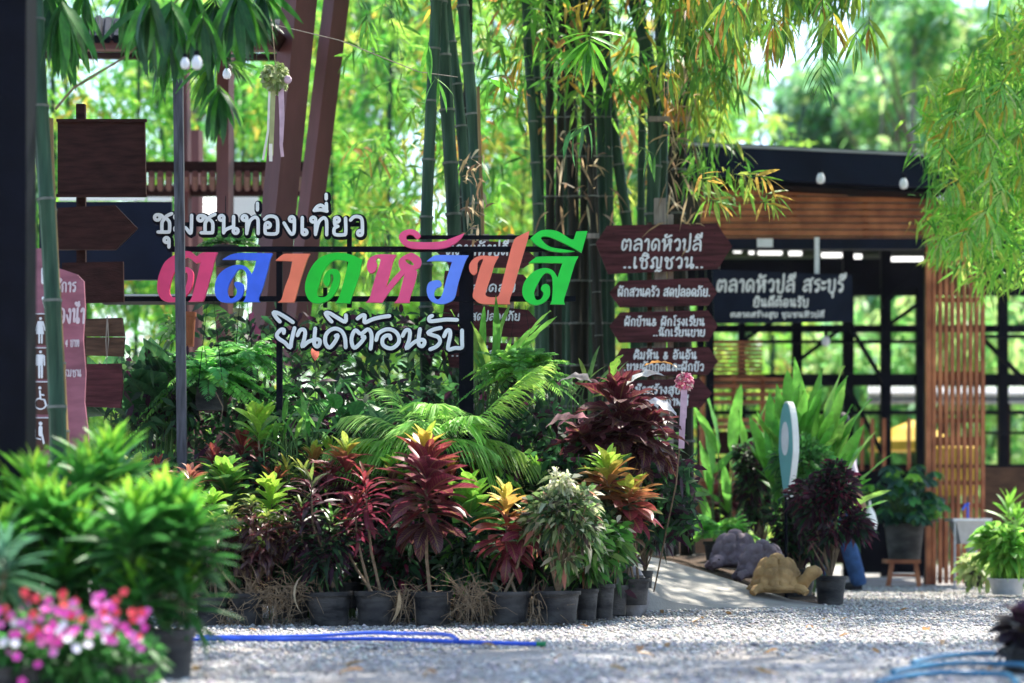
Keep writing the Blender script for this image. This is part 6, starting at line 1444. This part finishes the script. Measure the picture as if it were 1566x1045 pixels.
# bright shrubs right
def gshrub(cx, d, ps, py, wp, hp, n, cols, label, lp=26, m='pot'):
    t = thing('potted_shrub', W(cx, ps[1], d).xy.to_3d(), label, 'potted plant'); b, r = pot(t, cx, d, *ps, m); twigs(t, b, cx, py, d, wp * .7, hp * .7, 12, .005, 'green_stem'); bush(t, cx, py, d, wp, hp, n, lp, cols, [1] * len(cols), .45); return t
gshrub(1540, 19.8, (884, 909, 60), 838, 96, 100, 900, [(.20, .48, .06), (.28, .56, .08), (.12, .36, .05)], 'bright lime green bushy herb in a wide grey pot at the right edge', 26, 'steel')
gshrub(1489, 21, (872, 897, 34), 872, 60, 36, 260, [(.34, .46, .14), (.5, .56, .26), (.2, .34, .08)], 'pale yellow-green creeping plant below the sink', 20)
t = plant('upright green shoots with a blue ribbon behind the lime herb at right', 'potted_plant', 1550, 21.5, (880, 900, 30), [(1540, 820, 740, 44, 14, 0, 80), (1556, 830, 765, 40, 14, 0, 80)], lv_lance, [(0, GRN), (1, LGRN)])
# person walking behind the ginger
pn = thing('person', W(1305, 904, 22).xy.to_3d(), 'person in pale shirt and blue jeans behind the ginger plant, holding a white bag', 'person')
M_['skin'] = mat('skin', (.42, .24, .16), .6, .08, 10); M_['denim'] = mat('denim', (.035, .085, .22), .9, .35, 12, .3, 90); M_['shirt'] = mat('pale_pink_shirt', (.62, .52, .60), .9, .08, 8, .2, 30); M_['hair'] = mat('black_hair', (.012, .010, .010), .5, .3, 40); M_['shoe'] = mat('dark_shoe', (.03, .025, .03), .6, .2, 10)
def skinned(name, verts, edges, radii, m, parent, sub=2):
    og = wl(parent); me = bpy.data.meshes.new(name); me.from_pydata([tuple(Vector(v) - og) for v in verts], edges, [])
    o = bpy.data.objects.new(name, me); COL.objects.link(o); o.parent = parent
    md = o.modifiers.new('skin', 'SKIN'); md.use_smooth_shade = True
    for i, r in enumerate(radii):
        sv = me.skin_vertices[0].data[i]; rr = r if isinstance(r, tuple) else (r, r); sv.radius = rr; sv.use_root = i == 0
    sb = o.modifiers.new('sub', 'SUBSURF'); sb.levels = sub; sb.render_levels = sub
    me.materials.append(m); return o
o = W(1288, 0, 22); X, Y = o.x, 22
def PP(dx, dy, z): return (X + dx, Y + dy, z)
# walking to the left, seen side-on; rear leg towards the right
body = skinned('body', [PP(0, 0, .92), PP(-.01, 0, 1.08), PP(-.02, 0, 1.28), PP(-.02, 0, 1.38), PP(-.03, 0, 1.46), PP(-.045, 0, 1.55), PP(-.05, 0, 1.63),
        PP(0, .17, 1.33), PP(.0, .22, 1.08), PP(-.12, .2, .88), PP(0, -.17, 1.33), PP(.08, -.23, 1.06), PP(.16, -.22, .84), PP(.19, -.22, .77),
        PP(0, -.1, .86), PP(.02, -.1, .5), PP(.14, -.1, .09), PP(0, .1, .86), PP(-.14, .1, .5), PP(-.2, .1, .08)],
    [(0, 1), (1, 2), (2, 3), (3, 4), (4, 5), (5, 6), (3, 7), (7, 8), (8, 9), (3, 10), (10, 11), (11, 12), (12, 13), (0, 14), (14, 15), (15, 16), (0, 17), (17, 18), (18, 19)],
    [(.11, .14), (.105, .13), (.12, .16), (.07, .1), .05, .085, .075, .05, .04, .03, .05, .042, .03, .028, .085, .06, .04, .085, .06, .04], M_['skin'], pn)
part('shirt', MB().lathe(PP(0, 0, .88), [(.16, 0), (.165, .05), (.15, .2), (.165, .38), (.12, .5), (.06, .545)], 18, .85, 1.25), M_['shirt'], pn, angle=80)
part('sleeve', MB().tube([PP(-.01, -.15, 1.36), PP(.03, -.2, 1.22), PP(.065, -.228, 1.1)], [.075, .07, .062], 12), M_['shirt'], pn)
part('sleeve', MB().tube([PP(0, .15, 1.36), PP(0, .19, 1.22), PP(0, .22, 1.12)], [.075, .07, .062], 12), M_['shirt'], pn)
jn = skinned('jeans', [PP(0, 0, .93), PP(0, -.085, .84), PP(.03, -.1, .5), PP(.14, -.1, .1), PP(.15, -.1, .035), PP(0, .085, .84), PP(-.14, .1, .5), PP(-.2, .1, .1), PP(-.21, .1, .04)], [(0, 1), (1, 2), (2, 3), (3, 4), (0, 5), (5, 6), (6, 7), (7, 8)], [(.15, .17), .115, .09, .085, .09, .115, .09, .08, .085], M_['denim'], pn)
part('hair', MB().ball(PP(-.03, 0, 1.63), .105, 16, 10, 1.05, .9, 1.0), M_['hair'], pn)
part('nose', MB().tube([PP(-.135, 0, 1.6), PP(-.16, 0, 1.575)], [.012, .014], 8), M_['skin'], pn)
part('ear', MB().ball(PP(-.03, -.085, 1.58), .026, 8, 6, .8, .4, 1.2), M_['skin'], pn)
for sx, fx in ((-.1, .12), (.1, -.24)): part('shoe', MB().tube([PP(fx + .05, sx, .05), PP(fx, sx, .045), PP(fx - .13, sx, .035), PP(fx - .17, sx, .03)], [.045, .045, .04, .02], 10), M_['shoe'], pn)
for i in range(5):
    y = -.25 + i * .014; z = .755 - (0 if i else -.01); L = (.04, .07, .075, .07, .055)[i]; part('finger', MB().tube([PP(.185 + .005 * i, y, z), PP(.20, y, z - L * .6), PP(.19, y, z - L)], [.010, .009, .006], 6), M_['skin'], pn)
M_['bag'] = mat('white_plastic_bag', (.78, .78, .76), .5, .08, 12, .4, 12)
bg_ = MB().lathe(W(1330, 816, 21.75), [(.01, 0), (.07, .02), (.085, .1), (.06, .19), (.02, .25), (.012, .31)], 14, .8, 1, .12); single('bag', bg_, M_['bag'], 'white cloth bag held in the hand of the walking person', 'bag')

# ------------------------------------------------------------------ foreground left: green shrub, pink flowers
FG = [(0, (.015, .09, .02)), (.45, (.03, .17, .025)), (.7, (.06, .30, .03)), (.88, (.20, .54, .04)), (1, (.40, .66, .05))]
def fshrub(cx, d, heads, label, ps):
    t = thing('potted_shrub', W(cx, ps[1], d).xy.to_3d(), label, 'potted plant'); b, r = pot(t, cx, d, *ps); s = F / d
    for (px, p0, p1, lp, n) in heads:
        e0 = W(px, p0, d + random.uniform(-.12, .12)); e1 = e0 + Vector((random.uniform(-.02, .02), 0, (p0 - p1 - lp * .6) / s))
        part('stem', MB().tube([b, b.lerp(e0, .5) + Vector((random.uniform(-.03, .03), 0, 0)), e0, e1], [.009, .007, .006, .003], 6), M_['green_stem'], t)
        rosette(t, e0, e1 - e0, lp / s * 1.25, int(n * 1.25), lv_lance, FG, (-26, 82), (e1 - e0).length)
    return t
fshrub(120, 10.0, [(165, 800, 640, 95, 46), (60, 820, 680, 90, 34), (105, 850, 740, 85, 34), (130, 790, 670, 80, 30), (185, 860, 720, 85, 34), (20, 830, 710, 85, 30)], 'green lance-leaved shrub in front of the restroom sign, tallest in the foreground', (1010, 1040, 60))
fshrub(255, 9.3, [(250, 860, 710, 95, 46), (290, 880, 740, 85, 34), (200, 870, 730, 85, 34), (240, 930, 820, 80, 34), (285, 950, 850, 70, 24), (225, 830, 740, 80, 30), (275, 850, 745, 80, 30), (205, 950, 850, 75, 30)], 'bright green lance-leaved shrub in the black pot at bottom left', (962, 1075, 90))
fshrub(30, 9.6, [(60, 850, 720, 100, 40), (120, 880, 760, 90, 34), (-5, 870, 770, 90, 30), (170, 890, 790, 80, 34), (90, 920, 830, 80, 34), (30, 930, 830, 80, 34), (150, 940, 860, 75, 30), (95, 830, 730, 85, 30)], 'green lance-leaved shrub in front of the wide black column', (1010, 1060, 70))
t = plant('bluish green lance leaves at the very left edge', 'potted_shrub', -10, 8.4, (1050, 1090, 80), [(5, 900, 790, 90, 26)], lv_lance, [(0, DGRN), (1, (.10, .28, .16))])
# vinca flowers
def flowers(cx, d, y, wpx, hpx, nl, fl, label, ps):
    t = thing('flower_pot', W(cx, ps[1], d).xy.to_3d(), label, 'flowers', 'pots of vinca flowers'); b, r = pot(t, cx, d, *ps); s = F / d
    bush(t, cx, y + 45, d, wpx * 1.1, hpx * 1.25, int(nl * 1.5), 26, [(.03, .14, .03), (.05, .22, .04), (.10, .32, .06)], [3, 3, 1], .42)
    P, D, LL, WW, CC = [], [], [], [], []
    for (fx, fy, c) in fl:
        o = W(fx, fy, d - .18 + random.uniform(-.08, .08)); nrm = Vector((random.uniform(-.4, .4), -1, random.uniform(.0, .9))).normalized(); a = nrm.orthogonal().normalized(); b2 = nrm.cross(a)
        fm = MB()
        cn = o + nrm * .004
        cidx = len(fm.v)
        for q in range(5):
            th = q * 1.2566; u = a * math.cos(th) + b2 * math.sin(th); v2 = nrm.cross(u); R_ = .0175
            k = len(fm.v); fm.v += [tuple(o), tuple(o + u * R_ * .6 + v2 * R_ * .42), tuple(o + u * R_ + v2 * R_ * .3 + nrm * .002), tuple(o + u * R_ - v2 * R_ * .3 + nrm * .002), tuple(o + u * R_ * .6 - v2 * R_ * .42)]
            fm.f.append((k, k + 1, k + 2, k + 3, k + 4))
        me = fm.mesh('flower', M_['leaf_flower'], wl(t), False); ob = bpy.data.objects.new('flower', me); COL.objects.link(ob); ob.parent = t; ob.color = (*c, 1)
    return t
m, n_, l_, p_ = new_mat('vinca_petal'); oi = n_.new('ShaderNodeObjectInfo'); l_.new(oi.outputs['Color'], p_.inputs['Base Color']); p_.inputs['Roughness'].default_value = .6; M_['leaf_flower'] = m
MG, RD, PK2, WH = (.72, .06, .40), (.75, .05, .07), (.75, .18, .50), (.78, .74, .80)
def fl(x0, x1, y0, y1, n, cols): return [(random.uniform(x0, x1), random.uniform(y0, y1), random.choice(cols)) for _ in range(n)]
flowers(40, 8.5, 975, 150, 130, 1300, fl(-10, 100, 925, 985, 24, [MG, PK2, MG, RD]) + fl(0, 110, 950, 1000, 9, [WH, WH, PK2]) + fl(30, 60, 905, 920, 3, [RD, RD]) + fl(-5, 60, 990, 1045, 3, [MG]), 'pot of magenta and white vinca at the bottom left corner', (1015, 1050, 110))
flowers(120, 8.6, 965, 150, 150, 1300, fl(70, 190, 905, 950, 22, [RD, RD, PK2, MG]) + fl(60, 190, 945, 985, 20, [MG, PK2, MG]) + fl(80, 190, 960, 1010, 9, [WH, WH]), 'pot of red and magenta vinca in the middle of the bottom left bed', (1015, 1050, 110))
flowers(195, 8.7, 985, 110, 130, 900, fl(150, 235, 925, 980, 20, [MG, PK2, MG, RD]) + fl(140, 220, 970, 1015, 8, [WH, PK2, WH]), 'pot of magenta vinca nearest to the black shrub pot', (1015, 1050, 100))

# bottom right: black-leaved plant and hoses
t = plant('dark purple rosette plant in a black pot at the bottom right corner', 'potted_plant', 1582, 9.6, (990, 1075, 96), [(1562, 975, 915, 52, 30, -30, 70), (1590, 990, 925, 50, 26, -30, 70), (1548, 1000, 945, 44, 22, -50, 50)], lv_oval, [(0, (.012, .010, .022)), (.7, PUR), (1, (.07, .03, .08))])
def hose(name, pts, r, m, label):
    P = []
    for x, y, h in pts: d = G(y); q = W(x, y, d); P.append(Vector((q.x, q.y, h)))
    L = []
    for i in range(len(P) - 1):
        p0 = P[max(i - 1, 0)]; p1 = P[i]; p2 = P[i + 1]; p3 = P[min(i + 2, len(P) - 1)]
        for j in range(6): u = j / 6; L.append(0.5 * ((2 * p1) + (p2 - p0) * u + (2 * p0 - 5 * p1 + 4 * p2 - p3) * u * u + (3 * p1 - p0 - 3 * p2 + p3) * u ** 3))
    L.append(P[-1]); return single(name, MB().tube(L, r, 10), M_[m], label, 'hose')
h1 = hose('garden_hose', [(250, 986, .02), (315, 983, .02), (420, 984, .02), (560, 983, .02), (640, 985, .02), (740, 989, .02), (822, 991, .02)], .011, 'hose', 'blue garden hose lying across the gravel with a green end')
h2 = hose('garden_hose', [(300, 980, .02), (440, 979.5, .02), (560, 978, .035), (610, 979, .035), (680, 985, .05), (700, 988, .03)], .011, 'hose', 'second strand of blue hose crossing just behind the first')
q = W(826, 991, G(991)); c = single('hose_nozzle', MB().tube([Vector((q.x - .02, q.y, .02)), Vector((q.x + .03, q.y, .02))], .013, 10), mat('green_plastic', (.02, .22, .08), .5), 'small green connector at the end of the blue hose', 'hose connector')
for i, (x0, y0, lab) in enumerate(((1340, 1046, 'teal hose loop lowest in the bottom right coil'), (1365, 1038, 'teal hose loop in the middle of the bottom right coil'), (1395, 1030, 'teal hose loop uppermost in the bottom right coil'))):
    hose('hose_coil', [(x0, y0 + 4, .015 + .02 * i), (x0 + 45, y0 - 4, .02 + .02 * i), (x0 + 110, y0 - 8, .025 + .02 * i), (x0 + 165, y0 - 8, .02 + .02 * i), (x0 + 200, y0 - 2, .03 + .02 * i), (x0 + 215, y0 + 8, .02 + .02 * i)], .012, 'hose2', lab)

# straw and dead roots between the pots
def straw(cx, y0, y1, wpx, d, n, label):
    t = thing('straw_heap', W(cx, y1, d).xy.to_3d(), label, 'straw', 'dry root and straw heaps between the pots'); s = F / d; mb = MB()
    a = W(cx, y1, d); h = (y1 - y0) / s
    lumps = [(random.gauss(0, .22), random.uniform(.15, .95), random.uniform(.05, .16)) for _ in range(7)]
    for i in range(int(n * .5)):
        lx, lz, lr = random.choice(lumps); x = a.x + lx * wpx / s + random.gauss(0, lr * .45); z = lz * h + random.gauss(0, .03)
        y = d + random.uniform(-.12, .1); p = Vector((x, y, max(.01, z))); L = random.uniform(.05, .2); an = random.choice((-1.57, -1.57, -.6, -2.5, .4, 2.6)) + random.uniform(-.6, .6)
        e = p + Vector((math.cos(an) * L, random.uniform(-.05, .02), math.sin(an) * L)); e.z = max(.008, e.z)
        mb.tube([p, p.lerp(e, .5) + Vector((random.uniform(-.02, .02), 0, random.uniform(0, .03))), e], [.0026, .002, .001], 4, cap=False)
    for i in range(4):
        e = a + Vector((random.uniform(-.5, .5) * wpx / s, 0, 0)); mb.tube([(e.x, d, h * .9), (e.x + random.uniform(-.02, .02), d - .1, h * .5), (e.x + random.uniform(-.04, .04), d - .13, .01)], [.004, .0035, .001], 5, cap=False)
    o = part('strand', mb, M_['straw'], t, kind='stuff'); return t
straw(432, 892, 960, 62, D1 - .02, 420, 'tall heap of dry roots between the second and third front pots')
straw(716, 888, 958, 52, D1 - .05, 380, 'heap of tan straw right of the burgundy croton pot')
straw(290, 900, 958, 44, D1 + .1, 260, 'drooping dry root tuft left of the leftmost front pot')
straw(352, 905, 935, 30, D1 - .05, 120, 'small dry tuft between the first two front pots')
straw(820, 900, 950, 30, D1 - .02, 120, 'thin straw hanging between the yellow croton pot and the shrub pot')
straw(620, 895, 956, 30, D1 - .02, 140, 'thin straw between the fourth pot and the burgundy croton pot')
ribl = leaf_set('dry_strap', 3, M_['leaf_plain'], wid=.14, fold=.3, droop=1.2)
ds = thing('dry_leaf', W(612, 912, D1 - .3), 'pale dry leaf strip hanging over the fourth front pot rim', 'dry leaf')
put_leaf(ds, ribl, W(610, 906, D1 - .32), (.1, -.1, -1), .22, (.45, .33, .2), 0, name='blade')
ds = thing('dry_leaf', W(438, 905, D1 - .3), 'curling tan dry leaf lying on the tall root heap', 'dry leaf')
put_leaf(ds, ribl, W(462, 880, D1 - .25), (-.6, -.2, -.7), .26, (.45, .36, .24), 0, name='blade')
# back pots barely seen between the front ones
for x, lab in ((445, 'behind the tallest dry root heap'), (625, 'behind the gap left of the burgundy croton'), (715, 'behind the heap right of the burgundy croton'), (815, 'behind the yellow-orange croton and variegated shrub')):
    t = thing('potted_plant', W(x, 940, D1 + .45).xy.to_3d(), 'shaded black pot ' + lab, 'potted plant', 'dark pots behind the front row'); b, r = pot(t, x, D1 + .45, 896, 945, 64)
    twigs(t, b, x, 800, D1 + .5, 60, 60, 8)
t = thing('potted_plant', W(275, 940, D1 + .2).xy.to_3d(), 'black pot half hidden behind the bottom left shrub', 'potted plant'); b, r = pot(t, 270, D1 + .2, 896, 950, 50); twigs(t, b, 270, 800, D1 + .3, 60, 60, 8)
